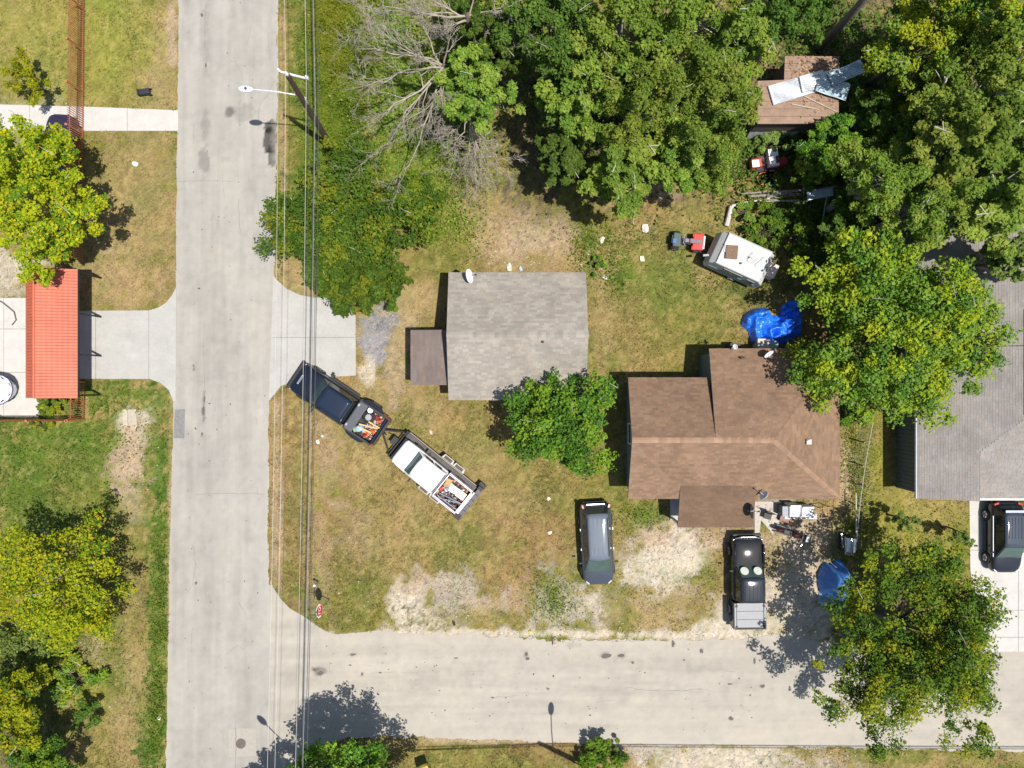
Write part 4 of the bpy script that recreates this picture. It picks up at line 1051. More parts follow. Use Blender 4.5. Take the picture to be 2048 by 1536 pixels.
def trailer():
    c = W(871, 943); hd = heading(-135, -109)
    t = thing("car_trailer", "black two axle car trailer carrying the white pickup", "trailer", c, hd)
    M_tr = mat("trailer_black", (.022, .02, .024), .55, .3)
    for s in (-1, 1):
        b = MB(); b.box((s * .98, .05, .52), (.10, 5.5, .14)); b.build("side_rail", M_tr, t)
        b = MB(); b.box((s * .72, .05, .60), (.42, 5.4, .04)); b.build("runway", mat("runway_steel", (.075, .068, .066), .6, .4, var=.3), t)
        b = MB(); b.box((s * 1.0, .1, .66), (.05, 5.2, .05)); b.build("rub_rail", mat("rail_tan", (.27, .22, .18), .6), t)
        for y in (-.15, -1.0):
            wheel(t, s * 1.18, y, .34, .2, mat("rim_dull", (.10, .10, .10), .5, .3))
            b = MB(); b.prism([(s * 1.05, y - .44), (s * 1.36, y - .36), (s * 1.36, y + .36), (s * 1.05, y + .44)], .70, .755); fo = b.build("fender", mat("fender_grey", (.30, .31, .27), .5, .3), t, bevel=.03)
            b = MB(); b.box((s * 1.20, y, .762), (.20, .56, .012)); b.build("fender_top", mat("fender_rust", (.085, .055, .045), .7), fo)
        b = MB(); b.box((s * 1.05, -2.80, .70), (.22, .3, .5)); b.build("tail_post", M_tr, t)
        b = MB(); b.box((s * 1.02, -2.98, .72), (.2, .03, .1)); b.build("tail_light", M_red, t)
        b = MB(); b.tube([(s * .95, 2.75, .52), (s * .1, 4.05, .50)], .05, 6); b.build("drawbar", M_tr, t)
    for y in (2.78, 1.6, .4, -.8, -2.0, -2.7):
        b = MB(); b.box((0, y, .50), (1.9, .09, .10)); b.build("cross_member", M_tr, t)
    b = MB(); b.box((0, 2.86, .86), (2.0, .06, .10)); b.box((-.95, 2.86, .72), (.06, .06, .3)); b.box((.95, 2.86, .72), (.06, .06, .3)); b.build("headboard", M_tr, t)
    b = MB(); b.box((0, -2.86, .86), (2.0, .30, .14)); b.box((0, -2.72, .88), (1.9, .05, .16)); b.build("ramp", mat("ramp_steel", (.07, .07, .075), .5, .4), t)
    for s in (-.6, -.2, .2, .6):
        b = MB(); b.box((s, -2.87, .94), (.04, .26, .03)); b.build("ramp_rib", M_tr, t)
    b = MB(); b.tube([(0, 4.0, .5), (0, 4.35, .52)], .06, 8); b.build("coupler", M_tr, t)
    b = MB(); b.tube([(.12, 3.5, .1), (.12, 3.5, .95)], .035, 8); b.build("jack", M_tr, t)
    b = MB(); b.box((.0, 3.15, .62), (.5, .35, .3)); b.build("winch_box", M_black, t)
    for k in (-.5, .5):
        b = MB(); b.tube([(k, 2.7, .62), (k * .8, 2.3, .75)], .03, 6); b.build("tie_strap", mat("strap_purple", (.09, .06, .12), .7), t)
    for s in (-1, 1):
        b = MB(); b.box((s * 1.2, -2.8, .48), (.34, .45, .3)); b.build("ramp_hinge", M_black, t)
    return t
tr = trailer()

def white_pickup():
    m = paint("white", (.74, .73, .75), .3, .0)
    t = thing("pickup_truck", "small white extended cab pickup sitting on the black trailer", "pickup truck", (*W(868.5, 946.5), .62), tr.rotation_euler[2])
    pickup_body(t, m, 5.15, 1.78, .95, 1.62, -.70, .98, 1.02, roofm=m, zroof=1.56, slope=.52, wr=.90, wcab=.82, rail=.03, splits=((.16, .47), (.54, .80)))
    for x in (-.80, .80):
        for y in (1.68, -1.55): wheel(t, x, y, .34, .2)
    mirrors(t, .88, .92, 1.05, M_black)
    b = MB(); b.box((0, 2.62, .5), (1.6, .14, .2)); b.build("front_bumper", M_black, t, bevel=.04)
    b = MB()
    for s in (-1, 1): b.box((s * .3, 1.59, .97), (.6, .02, .015), rz=s * .1)
    b.build("wiper", M_black, t)
    for s in (-1, 1):
        b = MB(); b.box((s * .90, .25, .86), (.03, .2, .03)); b.build("door_handle", M_black, t)
    return t
wp = white_pickup(); Zw = .60
t = thing("board", "long cream panel lying in the bed of the white pickup", "board", on(wp, .22, -1.75, Zw + .15), wp.rotation_euler[2] + .05); b = MB(); b.box((0, 0, .12), (.45, 1.25, .05), ry=.12); b.box((-.05, .2, .2), (.3, .6, .04), ry=-.1); b.build("panel", mat("cream_panel", (.76, .66, .50), .6), t)
t = thing("box", "torn brown cardboard box in the bed of the white pickup", "box", on(wp, .38, -1.02, Zw), wp.rotation_euler[2] + .3); b = MB(); b.box((0, 0, .2), (.4, .35, .36)); b.build("carton", mat("cardboard", (.42, .25, .12), .8), t); b = MB(); b.box((-.22, .05, .40), (.18, .32, .015), ry=.5); b.build("flap", mat("cardboard"), t)
t = thing("bucket", "blue bucket near the cab in the bed of the white pickup", "bucket", on(wp, .05, -1.15, Zw + .05)); b = MB(); b.tube([(0, 0, 0), (0, 0, .36)], [.13, .17], 14); b.build("pail", mat("bucket_blue", (.12, .2, .34), .5), t); b = MB(); b.tube([(-.16, 0, .36), (0, .02, .46), (.16, 0, .36)], .012, 6); b.build("handle", M_chrome, t)
t = thing("fuel_can", "red fuel can behind the cab of the white pickup", "fuel can", on(wp, -.18, -.95, Zw + .05), .7); b = MB(); b.box((0, 0, .2), (.3, .2, .36)); b.build("can", mat("fuel_red", (.45, .02, .02), .5), t, bevel=.03); b = MB(); b.tube([(.1, 0, .38), (.2, 0, .46)], .03, 8); b.build("spout", M_yel, t)
t = thing("bicycle", "dark bicycle lying on its side in the bed of the white pickup", "bicycle", on(wp, -.35, -1.65, Zw + .26), wp.rotation_euler[2] + .25)
for y in (-.42, .42):
    b = MB(); b.tube([(.26 * math.cos(a * .349), y + .26 * math.sin(a * .349), .04 * math.sin(a * .349)) for a in range(19)], .022, 6); w_ = b.build("wheel", M_tyre, t)
    b = MB()
    for a in range(6): b.tube([(0, y, 0), (.25 * math.cos(a), y + .25 * math.sin(a), 0)], .006, 4)
    b.build("spoke", M_chrome, w_)
b = MB(); b.tube([(0, -.42, .05), (.2, -.1, .07), (.22, .3, .07), (0, .42, .05)], .025, 6); b.tube([(.02, -.05, .06), (.22, .3, .07)], .022, 6); b.tube([(.2, -.1, .06), (.02, -.05, .06)], .022, 6); b.build("frame", mat("bike_grey", (.10, .10, .11), .4, .4), t)
b = MB(); b.tube([(.38, .2, .1), (.32, .33, .1), (.36, .46, .12)], .02, 6); b.build("handlebar", M_chrome, t)
b = MB(); b.box((.32, -.14, .08), (.08, .22, .06)); b.build("saddle", M_black, t)
for i, (lab, x, rz) in enumerate((("silver pole along the right side of the white pickup bed", -.62, .03), ("second silver pole leaning to the tailgate of the white pickup", -.30, .22), ("thin grey pipe across the bicycle in the white pickup", -.45, .42))):
    t = thing("pole", lab, "pole", on(wp, x, -1.72, Zw + .40 + .04 * i), wp.rotation_euler[2] + rz); b = MB(); b.tube([(0, -.75, 0), (0, .75, 0)], .03, 8); b.build("tube", mat("pole_silver", (.55, .54, .58), .35, .7), t)
b = MB()
for k in range(220):
    x = random.uniform(-.68, .68); y = random.uniform(-2.4, -.82); b.cur = random.choice([(.06, .055, .06), (.03, .03, .03), (.35, .2, .1), (.5, .3, .2), (.5, .48, .48), (.10, .07, .06), (.22, .05, .04)])
    b.box((x, y, .05 + random.uniform(0, .16)), (random.uniform(.03, .12), random.uniform(.03, .18), .05), rz=random.uniform(0, 3), rx=random.uniform(-.4, .4))
o = b.build("loose_scrap", mat("scrap"), None, col=True); o.location = on(wp, 0, 0, Zw); o.rotation_euler = wp.rotation_euler; tag(o, "jumble of small scrap pieces in the white pickup bed", kind="stuff")

# hidden car under the left tree, boat bow by the carport
def dark_sedan():
    m = paint("midnight", (.028, .022, .05), .25, .4)
    t = thing("parked_car", "dark purple blue car half hidden under the tree beside the iron fence", "car", W(133, 306), heading(.06, -1))
    st = [(2.2, .6, .3, .6, .46, .64, .02), (2.08, .78, .24, .68, .64, .76, .03), (1.6, .88, .2, .8, .74, .88, .04), (1.0, .9, .2, .88, .78, .95, .03), (-1.2, .9, .2, .9, .78, .98, .02), (-2.0, .86, .24, .88, .72, .95, .02), (-2.2, .74, .34, .76, .6, .82, 0)]
    loft_body("body", m, t, st); cabin(t, m, 1.15, .35, -1.0, -1.65, .80, .60, .90, 1.40, ((.2, .46), (.52, .82)))
    for x in (-.84, .84):
        for y in (1.35, -1.3): wheel(t, x, y, .33, .2)
    mirrors(t, .88, .7, 1.0, m); lamps(t, .62, 2.08, .66, (.3, .14, .1), M_lamp, "headlight", R(30)); lamps(t, .62, -2.15, .8, (.3, .1, .12), M_red, "tail_light", R(-20))
dark_sedan()
def boat():
    t = thing("motorboat", "white boat bow with navy stripes beside the red carport", "boat", (*W(8, 779, 0), 0), heading(1, 0))
    m = mat("gelcoat", (.78, .78, .80), .2, var=.02, coat=.6); nb = mat("navy_stripe", (.03, .035, .13), .35)
    out = [(1.22, 0), (1.16, .34), (1.0, .66), (.7, .88), (.2, .98), (-2.8, .98)]
    poly = [(y, x) for x, y in out] + [(-y, x) for x, y in out[::-1][:-1]] if False else None
    half = [(0, 1.22), (.36, 1.14), (.66, .95), (.86, .62), (.96, .1), (.98, -2.8)]
    pl = half + [(-x, y) for x, y in half[::-1] if x > 0]
    b = MB(); n = len(pl); lo = [(x * .7, y * (.86 if y > 0 else 1), .35) for x, y in pl]; hi = [(x, y, .95) for x, y in pl]
    b.add(lo + hi, [tuple(range(n)), tuple(range(2 * n - 1, n - 1, -1))] + [(i, i + n, (i + 1) % n + n, (i + 1) % n) for i in range(n)]); b.build("hull", m, t)
    b = MB(); tp = [(x * .93, y * .95 if y > 0 else y, .99 + .06 * (1 - abs(x))) for x, y in pl]; b.add(tp + [(0, .4, 1.1)], [(i, (i + 1) % n, n) for i in range(n)][::-1]); b.build("deck", m, t)
    b = MB(); b.tube([(x * 1.0, y, .97) for x, y in half[::-1]] + [(-x, y, .97) for x, y in half[1:]], .035, 6); b.build("rub_rail", nb, t)
    for s in (-1, 1):
        for k, (xa, ya, xb, yb, w_) in enumerate(((.80, .50, .58, .78, .05), (.66, -.3, .72, .42, .07), (.42, 1.0, .20, 1.1, .035))):
            b = MB(); p, q = Vector((s * xa, ya, 1.045)), Vector((s * xb, yb, 1.045)); b.tube([p, (p + q) / 2 + Vector((0, 0, .01)), q], [w_ * .3, w_, w_ * .2], 5); b.build("stripe", nb, t)
    b = MB(); b.box((0, -.35, 1.18), (1.1, .04, .3), rx=R(-40)); b.build("windscreen", M_glass, t)
    for y in (.5, -1.8):
        b = MB(); b.box((0, y, .2), (1.1, .2, .36)); b.build("bunk", M_black, t)
boat()
# ---------------------------------------------------------------- travel trailer
ct = thing("camper", "old white camper trailer with a rusty roof hatch in the back yard", "camper trailer", (*W(1463, 527, 0), 0), R(-24.5))
M_camp = mat("camper_white", (.42, .42, .41), .5, var=.10, scale=2.2, var2=.08, scale2=12)
M_campgrey = mat("camper_grey", (.27, .29, .30), .5, var=.12)
Lx, Wy, Hz = 3.55, 2.0, 2.25
prof = [(-Lx / 2 + .12, .55), (-Lx / 2 - .08, 1.1), (-Lx / 2 + .10, 1.85), (-Lx / 2 + .48, Hz), (Lx / 2 - .35, Hz + .02), (Lx / 2 - .02, 1.9), (Lx / 2 + .05, 1.1), (Lx / 2 - .15, .55)]
b = MB(); n = len(prof)
b.add([(x, -Wy / 2, z) for x, z in prof] + [(x, Wy / 2, z) for x, z in prof], [tuple(range(n - 1, -1, -1)), tuple(range(n, 2 * n))] + [(i, (i + 1) % n, (i + 1) % n + n, i + n) for i in range(n)])
body = b.build("body", M_camp, ct, bevel=.05)
b = MB(); b.box((.06, 0, Hz + .035), (Lx - .75, Wy - .06, .05)); roof = b.build("roof", M_camp, ct, bevel=.03)
for s in (-1, 1):
    b = MB(); b.box((.06, s * (Wy / 2 - .03), Hz + .05), (Lx - .7, .05, .06)); b.build("roof_trim", M_campgrey, roof)
b = MB(); b.box((-.78, -.05, Hz + .14), (.72, .80, .14), rz=.35); b.build("roof_hatch", mat("rusty_hatch", (.17, .105, .07), .85, var=.3, scale=9), roof, bevel=.02)
b = MB(); b.box((-1.16, .06, Hz + .10), (.2, .5, .06), rz=.35); b.build("hatch_frame", M_white, roof)
b = MB(); b.disc((.0, -.42, Hz + .12), .06, .12, 10); b.build("vent_pipe", M_black, roof)
for (x, y, L_, w_, rz) in ((.55, .05, .6, .32, .2), (1.0, .12, .14, .75, -.4), (.35, .25, .5, .12, 1.2)):
    b = MB(); b.box((x, y, Hz + .09), (L_, w_, .05), rz=rz); b.build("roof_vent", mat("vent_dull", (.40, .40, .39), .6, var=.3), roof, bevel=.015)
for (x, w_, z, h) in ((-.1, 1.2, 1.75, .5), (1.1, .5, 1.6, .6)):
    b = MB(); b.box((x, -Wy / 2 - .01, z), (w_, .03, h)); wn_ = b.build("window", M_campgrey, ct); b = MB(); b.box((x, -Wy / 2 - .03, z), (w_ - .1, .02, h - .1)); b.build("pane", M_glass, wn_)
b = MB(); b.box((0, -Wy / 2 - .012, 1.05), (Lx - .5, .02, .45)); b.build("side_stripe", mat("stripe_blue", (.12, .2, .32), .5), ct)
b = MB(); b.box((Lx / 2 - .1, .15, 1.3), (.06, 1.5, 1.2), ry=-.15); b.build("rear_panel", M_camp, ct)
b = MB(); b.box((Lx / 2 + .32, .25, 1.05), (.62, .85, .9)); b.build("rear_bin", mat("bin_pink", (.55, .45, .41), .7), ct, bevel=.05)
for s in (-1, 1):
    w_ = wheel(ct, s * .9, -.2, .32, .2, M_white); w_.location = (.25, s * .92, .32); w_.rotation_euler = (0, 0, R(90))
b = MB(); b.tube([(-Lx / 2 + .1, .5, .5), (-Lx / 2 - 1.0, 0, .5)], .05, 6); b.tube([(-Lx / 2 + .1, -.5, .5), (-Lx / 2 - 1.0, 0, .5)], .05, 6); b.build("drawbar", M_black, ct)
b = MB(); b.box((-Lx / 2 - .22, -.72, 1.9), (.34, .12, .1), rz=.5); b.build("clearance_lamp", M_campgrey, ct)

# ---------------------------------------------------------------- quad bike, garden tractor, motorcycle
def quad():
    t = thing("quad_bike", "red quad bike with blue front standing left of the white camper", "quad bike", (*W(1371, 486), 0), heading(-1, -.12))
    red = mat("quad_red", (.58, .028, .02), .3, coat=.5)
    for x in (-.44, .44):
        for y in (.72, -.62):
            w_ = wheel(t, x, y, .28, .26, mat("rim_grey", (.2, .2, .2), .5, .3))
    b = MB(); b.box((0, .05, .42), (.34, 1.7, .22)); b.build("frame", M_black, t)
    b = MB(); b.box((0, -.62, .70), (1.0, .66, .10)); b.box((.40, -.40, .66), (.26, .34, .08), rx=.35); b.box((-.40, -.40, .66), (.26, .34, .08), rx=.35); b.build("rear_fender", red, t, bevel=.05)
    b = MB(); b.box((.0, -.96, .72), (.8, .12, .05)); b.build("rear_rack", mat("rack_grey", (.35, .36, .38), .4, .6), t)
    b = MB(); b.box((0, -.42, .80), (.30, .70, .14)); b.build("seat", mat("seat_vinyl", (.16, .13, .14), .6), t, bevel=.05)
    b = MB(); b.box((0, .10, .72), (.34, .40, .26), taper=.7); b.build("tank", mat("engine_purple", (.16, .13, .18), .5, .3), t, bevel=.04)
    b = MB(); b.box((0, .66, .66), (.86, .52, .08)); b.build("front_fender", mat("dark_green_plastic", (.035, .065, .05), .5), t, bevel=.04)
    b = MB(); b.box((-.12, .84, .74), (.34, .26, .12)); b.build("nose", mat("quad_blue", (.06, .12, .28), .3), t, bevel=.04)
    b = MB(); b.tube([(-.40, .22, .98), (-.2, .34, 1.0), (.2, .34, 1.0), (.40, .22, .98)], .025, 8); b.tube([(0, .34, .98), (0, .42, .7)], .03, 8); b.build("handlebar", mat("bar_grey", (.4, .4, .42), .4, .5), t)
    b = MB(); b.box((.0, .98, .66), (.5, .08, .12)); b.build("bumper", M_black, t)
quad()
def mower():
    t = thing("riding_mower", "red riding mower with a white hood panel under the shed side trees", "riding mower", (*W(1521, 330), 0), heading(-1, .12))
    red = mat("mower_red", (.46, .05, .03), .4); wht = mat("faded_white", (.66, .60, .60), .5)
    for x in (-.42, .42):
        wheel(t, x, .48, .20, .16, M_white); wheel(t, x, -.55, .28, .22, M_white)
    b = MB(); b.box((0, .45, .52), (.60, .75, .36), taper=.85); b.build("hood", red, t, bevel=.05)
    b = MB(); b.box((-.06, .55, .715), (.44, .44, .03)); b.build("hood_panel", wht, t)
    b = MB(); b.box((0, -.05, .25), (1.0, .9, .16)); b.build("deck", mat("deck_dark", (.05, .035, .04), .6), t, bevel=.05)
    b = MB(); b.box((0, -.6, .52), (.82, .6, .16)); b.build("rear_fender", red, t, bevel=.05)
    b = MB(); b.box((0, -.5, .66), (.42, .4, .1)); b.box((0, -.72, .82), (.42, .1, .34), rx=.2); b.build("seat", M_black, t, bevel=.04)
    b = MB(); b.tube([(.16 * math.cos(a * .4), -.05 + .16 * math.sin(a * .4), .92) for a in range(17)], .018, 6); b.tube([(0, -.05, .92), (0, .14, .68)], .02, 6); b.build("steering_wheel", M_black, t)
mower()
t = thing("chest_freezer", "tall white dented chest beside the red riding mower", "chest", (*W(1539, 322), 0), R(8)); b = MB(); b.box((0, 0, .38), (.62, 1.05, .74)); b.build("cabinet", M_white, t, bevel=.03); b = MB(); b.box((-.02, 0, .78), (.60, 1.03, .07)); b.build("lid", mat("lid_white", (.70, .68, .72), .4), t, bevel=.02)
t = thing("fuel_drum", "dark red drum in the shade right of the white dented chest", "drum", (*W(1557, 330), 0)); b = MB(); b.disc((0, 0, .42), .28, .84, 16); b.build("barrel", mat("drum_red", (.30, .015, .012), .5), t); b = MB(); b.tube([(.28 * math.cos(a * .4), .28 * math.sin(a * .4), .84) for a in range(17)], .02, 6); b.build("rim", M_black, t)
for lab, px, py, r, c in (("large orange plastic barrow tub below the red riding mower", 1524, 360, .40, (.62, .14, .06)), ("smaller orange tub touching the large one by the mower", 1537, 350, .30, (.62, .10, .03))):
    t = thing("tub", lab, "tub", (*W(px, py), 0), .4); b = MB(); b.tube([(0, 0, 0), (0, 0, .3), (0, 0, .3), (0, 0, .08)], [r * .7, r, r * .9, r * .6], 14); b.build("shell", mat("tub_%.2f" % r, c, .5), t); b = MB(); b.tube([(-r, 0, .3), (-r * 1.15, 0, .36), (-r * 1.1, .1, .34)], .02, 5); b.build("handle", M_black, t)
t = thing("tub", "turquoise round pot in the weeds below the orange tubs", "pot", (*W(1538, 366), 0)); b = MB(); b.tube([(0, 0, 0), (0, 0, .3), (0, 0, .3), (0, 0, .1)], [.16, .24, .21, .15], 14); b.build("shell", mat("pot_teal", (.10, .36, .30), .5), t)
def motorcycle():
    t = thing("motorcycle", "dark red motorcycle with windscreen parked by the front porch", "motorcycle", (*W(1579, 1064), 0), heading(1, .32))
    mr = mat("moto_maroon", (.045, .010, .010), .22, .3, coat=.8)
    for y in (.75, -.72):
        b = MB(); b.tube([(-.07, 0, 0), (-.03, 0, 0), (.03, 0, 0), (.07, 0, 0)], [.24, .32, .32, .24], 20); o = b.build("wheel", M_tyre, t, True); o.location = (0, y, .32); b = MB(); b.disc((0, 0, 0), .18, .10, 14, 'X'); b.build("rim", M_rim, o)
    b = MB(); b.box((0, 0, .45), (.36, .6, .4)); b.build("engine", mat("engine_black", (.03, .025, .025), .4, .6), t, bevel=.04)
    b = MB(); b.blob((0, .15, .80), (.19, .33, .16), 12, 7, 0); b.build("tank", mr, t, True)
    b = MB(); b.box((0, -.38, .74), (.30, .62, .12)); b.build("seat", mat("seat_vinyl2", (.03, .022, .02), .6), t, bevel=.05)
    b = MB(); b.blob((0, -.82, .66), (.15, .34, .13), 10, 6, 0); b.build("rear_fender", mr, t, True)
    b = MB(); b.blob((0, .85, .64), (.13, .34, .12), 10, 6, 0); b.build("front_fender", mr, t, True)
    b = MB(); b.blob((0, .62, .92), (.24, .26, .2), 12, 7, 0); b.build("fairing", mr, t, True)
    b = MB(); b.box((0, .70, 1.14), (.36, .30, .02), rx=R(-35)); b.build("windscreen", mat("screen_pale", (.45, .48, .5), .08, spec=.7), t, bevel=.01)
    b = MB(); b.tube([(-.42, .28, 1.0), (-.2, .42, 1.04), (.2, .42, 1.04), (.42, .28, 1.0)], .02, 8); b.build("handlebar", M_chrome, t)
    for s in (-1, 1):
        b = MB(); b.tube([(s * .2, -.1, .3), (s * .22, -1.0, .34)], .05, 8); b.build("exhaust", M_chrome, t)
        b = MB(); b.tube([(s * .38, .34, 1.04), (s * .44, .40, 1.16)], .012, 5); b.box((s * .45, .41, 1.2), (.14, .03, .09)); b.build("mirror", M_chrome, t)
    b = MB(); b.disc((0, 1.02, .86), .09, .08, 12, 'Y'); b.build("headlight", M_lamp, t)
motorcycle()
def grill():
    t = thing("barbecue_grill", "stainless barbecue grill standing by the fence in tree shade", "barbecue", (*W(1686, 1083), 0), R(-3))
    st = mat("stainless", (.66, .67, .68), .25, .85, var=.06)
    b = MB(); b.box((0, 0, .42), (.60, .95, .8)); b.build("cabinet", mat("grill_dark", (.04, .045, .05), .5), t, bevel=.02)
    b = MB(); b.tube([(0, -.42, 0), (0, .42, 0)], .32, 20); o = b.build("lid", st, t); o.location = (.03, 0, .92); o.scale = (1, 1, .7)
    for s in (-1,):
        b = MB(); b.box((.03, s * .56, .88), (.5, .2, .04)); b.build("side_shelf", st, t, bevel=.01)
    b = MB(); b.tube([(-.30, -.55, 1.0), (-.34, 0, 1.04), (-.36, .5, 1.0)], .025, 8); b.build("lid_handle", M_chrome, t)
    b = MB(); b.box((-.42, .2, .8), (.10, .9, .04), rz=.15); b.build("front_shelf", st, t, bevel=.01)
    for k in (-.25, 0, .25):
        b = MB(); b.disc((-.33, k, .75), .035, .06, 10, 'X'); b.build("knob", M_black, t)
grill()
# washing machine and freezer under the front eave, with odds and ends
def washer(lab, px, py, w, d, h, rz, name="washing_machine", cat="washing machine"):
    t = thing(name, lab, cat, (*W(px, py), 0), rz); b = MB(); b.box((0, 0, h / 2), (w, d, h)); b.build("cabinet", M_white, t, bevel=.03)
    b = MB(); b.box((0, -.05, h + .02), (w - .06, d - .22, .04)); b.build("lid", mat("enamel", (.78, .78, .78), .3), t, bevel=.012)
    b = MB(); b.box((0, d / 2 - .07, h + .07), (w, .12, .16)); b.build("control_panel", mat("panel_grey", (.55, .56, .58), .4), t, bevel=.02)
    return t
washer("white washing machine under the front eave next to the grey bin", 1578, 1016, .66, .72, .95, 0)
washer("white dryer under the front eave with a dark spot on its panel", 1603, 1018, .70, .66, .93, 0, "dryer", "dryer")
t = thing("bin", "dark grey bin between the front porch and the white washing machine", "bin", (*W(1560, 1018), 0)); b = MB(); b.box((0, 0, .42), (.34, .6, .84), taper=1.05); b.build("body", mat("bin_grey", (.12, .13, .15), .5), t, bevel=.03); b = MB(); b.box((0, 0, .87), (.38, .64, .05)); b.build("lid", mat("bin_lid", (.18, .2, .23), .5), t, bevel=.02)
t = thing("bench", "low metal bench frame in front of the washing machines", "bench", (*W(1596, 1031), 0))
b = MB()
for k in range(3): b.box((0, (k - 1) * .10, .42), (2.0, .07, .03))
b.build("slat", mat("bench_grey", (.34, .32, .33), .5, .3), t)
for x in (-.9, .9):
    b = MB(); b.box((x, 0, .2), (.05, .3, .4)); b.build("leg", M_black, t)
t = thing("wooden_frame", "thin wooden chair frame right of the white dryer", "chair frame", (*W(1640, 1022), 0), R(6))
for lab, c, d in (("leg", (-.3, -.35, .25), (.04, .04, .5)), ("leg", (.3, -.35, .25), (.04, .04, .5)), ("leg", (-.3, .35, .45), (.04, .04, .9)), ("leg", (.3, .35, .45), (.04, .04, .9))):
    b = MB(); b.box(c, d); b.build(lab, mat("frame_wood", (.33, .2, .09), .7), t)
for c, d in (((0, -.35, .5), (.66, .04, .04)), ((0, .35, .9), (.66, .04, .04)), ((-.3, 0, .5), (.04, .7, .04)), ((.3, 0, .5), (.04, .7, .04))):
    b = MB(); b.box(c, d); b.build("rail", mat("frame_wood"), t)
t = thing("wagon", "small dark red hand cart on the dirt beside the motorcycle", "cart", (*W(1568, 1036), 0), R(-20)); b = MB(); b.box((0, 0, .34), (.75, .38, .05)); b.box((0, .18, .42), (.75, .03, .14)); b.box((0, -.18, .42), (.75, .03, .14)); b.build("tray", mat("cart_red", (.16, .04, .028), .5), t)
for x in (-.26, .26):
    for y in (-.2, .2):
        b = MB(); b.disc((x, y, .13), .13, .06, 14, 'Y'); b.build("wheel", M_tyre, t)
b = MB(); b.tube([(-.38, 0, .34), (-.75, .05, .5), (-.95, .05, .62)], .018, 6); b.build("handle", M_black, t)
t = thing("chair", "black folded camp chair on the walk beside the front porch", "chair", (*W(1531, 1029), 0), R(-15)); b = MB(); b.box((0, 0, .42), (.46, .42, .04)); b.build("seat", M_black, t); b = MB(); b.box((0, .2, .68), (.46, .04, .5), rx=-.25); b.build("backrest", M_black, t)
for x in (-.2, .2):
    for y in (-.18, .18):
        b = MB(); b.tube([(x, y, 0), (x, y, .42)], .015, 6); b.build("leg", M_chrome, t)
q = P(1499, 1018, 2.7); dish("black satellite dish tilted at the east edge of the front porch roof", (q.x - .05, q.y - .1, 2.30), R(62), R(5), .42, mat("dish_black", (.02, .02, .022), .6))
b = MB(); b.prism([W(1509, 1003), W(1562, 1003), W(1562, 1040), W(1545, 1068), W(1522, 1040), W(1509, 1130)], -.05, .03); o = b.build("footpath", mat("walk_concrete", (.40, .36, .32), .9, var=.15), None); tag(o, "short grey concrete walk beside the front porch", kind="structure")

# ---------------------------------------------------------------- tarps
def tarp(name, label, cat, outline, hgt, m, seed, n=46, sharp=1.0, mul=None):
    """crumpled sheet over a heap, outline in ground pixels"""
    pts = [W(*p) for p in outline]; cx_ = sum(p[0] for p in pts) / len(pts); cy_ = sum(p[1] for p in pts) / len(pts)
    xs = [p[0] for p in pts]; ys = [p[1] for p in pts]
    X, Y = np.meshgrid(np.linspace(min(xs), max(xs), n), np.linspace(min(ys), max(ys), n))
    ins = pip(X, Y, pts)
    d = np.full(X.shape, 1e9)
    for i in range(len(pts)):
        a = np.array(pts[i]); b_ = np.array(pts[(i + 1) % len(pts)]); e = b_ - a
        t = np.clip(((X - a[0]) * e[0] + (Y - a[1]) * e[1]) / (e @ e), 0, 1)
        d = np.minimum(d, np.hypot(X - a[0] - t * e[0], Y - a[1] - t * e[1]))
    k = seed * 13.7
    ridge = lambda f, o: 1 - np.abs(2 * fbm((X * .9 + Y * .3) * f + k + o, (Y - X * .35) * f + k, 2) - 1) * 2
    h = hgt * np.minimum(1, d / .5) * (.35 + .65 * fbm(X * .7 + k, Y * .7, 3)) + .34 * sharp * ridge(1.5, 0) * np.minimum(1, d / .2) + .07 * sharp * ridge(4.2, 9)
    Z = np.where(ins, np.maximum(.03, h), .0)
    idx = np.arange(n * n).reshape(n, n)
    q = np.stack([idx[:-1, :-1], idx[:-1, 1:], idx[1:, 1:], idx[1:, :-1]], -1).reshape(-1, 4)
    keep = ins.ravel()[q].sum(1) >= 3; q = q[keep]
    V = np.stack([X - cx_, Y - cy_, Z], -1).reshape(-1, 3)
    used = np.unique(q); rm = -np.ones(n * n, int); rm[used] = np.arange(len(used))
    me = mesh_np(name, V[used], rm[q]); me.materials.append(m)
    o = bpy.data.objects.new(name, me); o.location = (cx_, cy_, 0); link(o)
    return tag(o, label, cat)
M_tarp = mat("blue_tarp", (.015, .15, .72), .35, var=.15, scale=2, spec=.6)
tarp("tarpaulin", "bright blue crumpled tarpaulin heap behind the brown house", "tarpaulin", [(1480, 648), (1486, 630), (1504, 618), (1530, 614), (1545, 632), (1558, 630), (1562, 612), (1580, 600), (1600, 598), (1602, 640), (1600, 670), (1570, 686), (1522, 692), (1500, 688), (1496, 664)], .8, M_tarp, 1, 72, 1.5)
M_tarp2 = mat("blue_cover", (.07, .22, .58), .45, var=.15, scale=2, spec=.5)
tarp("tarpaulin", "faded blue cover with leaves on it beside the front tree", "tarpaulin", [(1632, 1151), (1640, 1134), (1648, 1123), (1660, 1127), (1674, 1116), (1688, 1126), (1696, 1148), (1692, 1168), (1680, 1192), (1652, 1198), (1636, 1182)], 2.3, M_tarp2, 2, 44, .9)
tarp("tarpaulin", "pale grey blue plastic sheet poking out below the faded blue cover", "tarpaulin", [(1632, 1204), (1636, 1184), (1650, 1186), (1676, 1204), (1694, 1212), (1650, 1214)], .25, mat("grey_plastic_sheet", (.22, .30, .34), .4), 3, 26, .6)
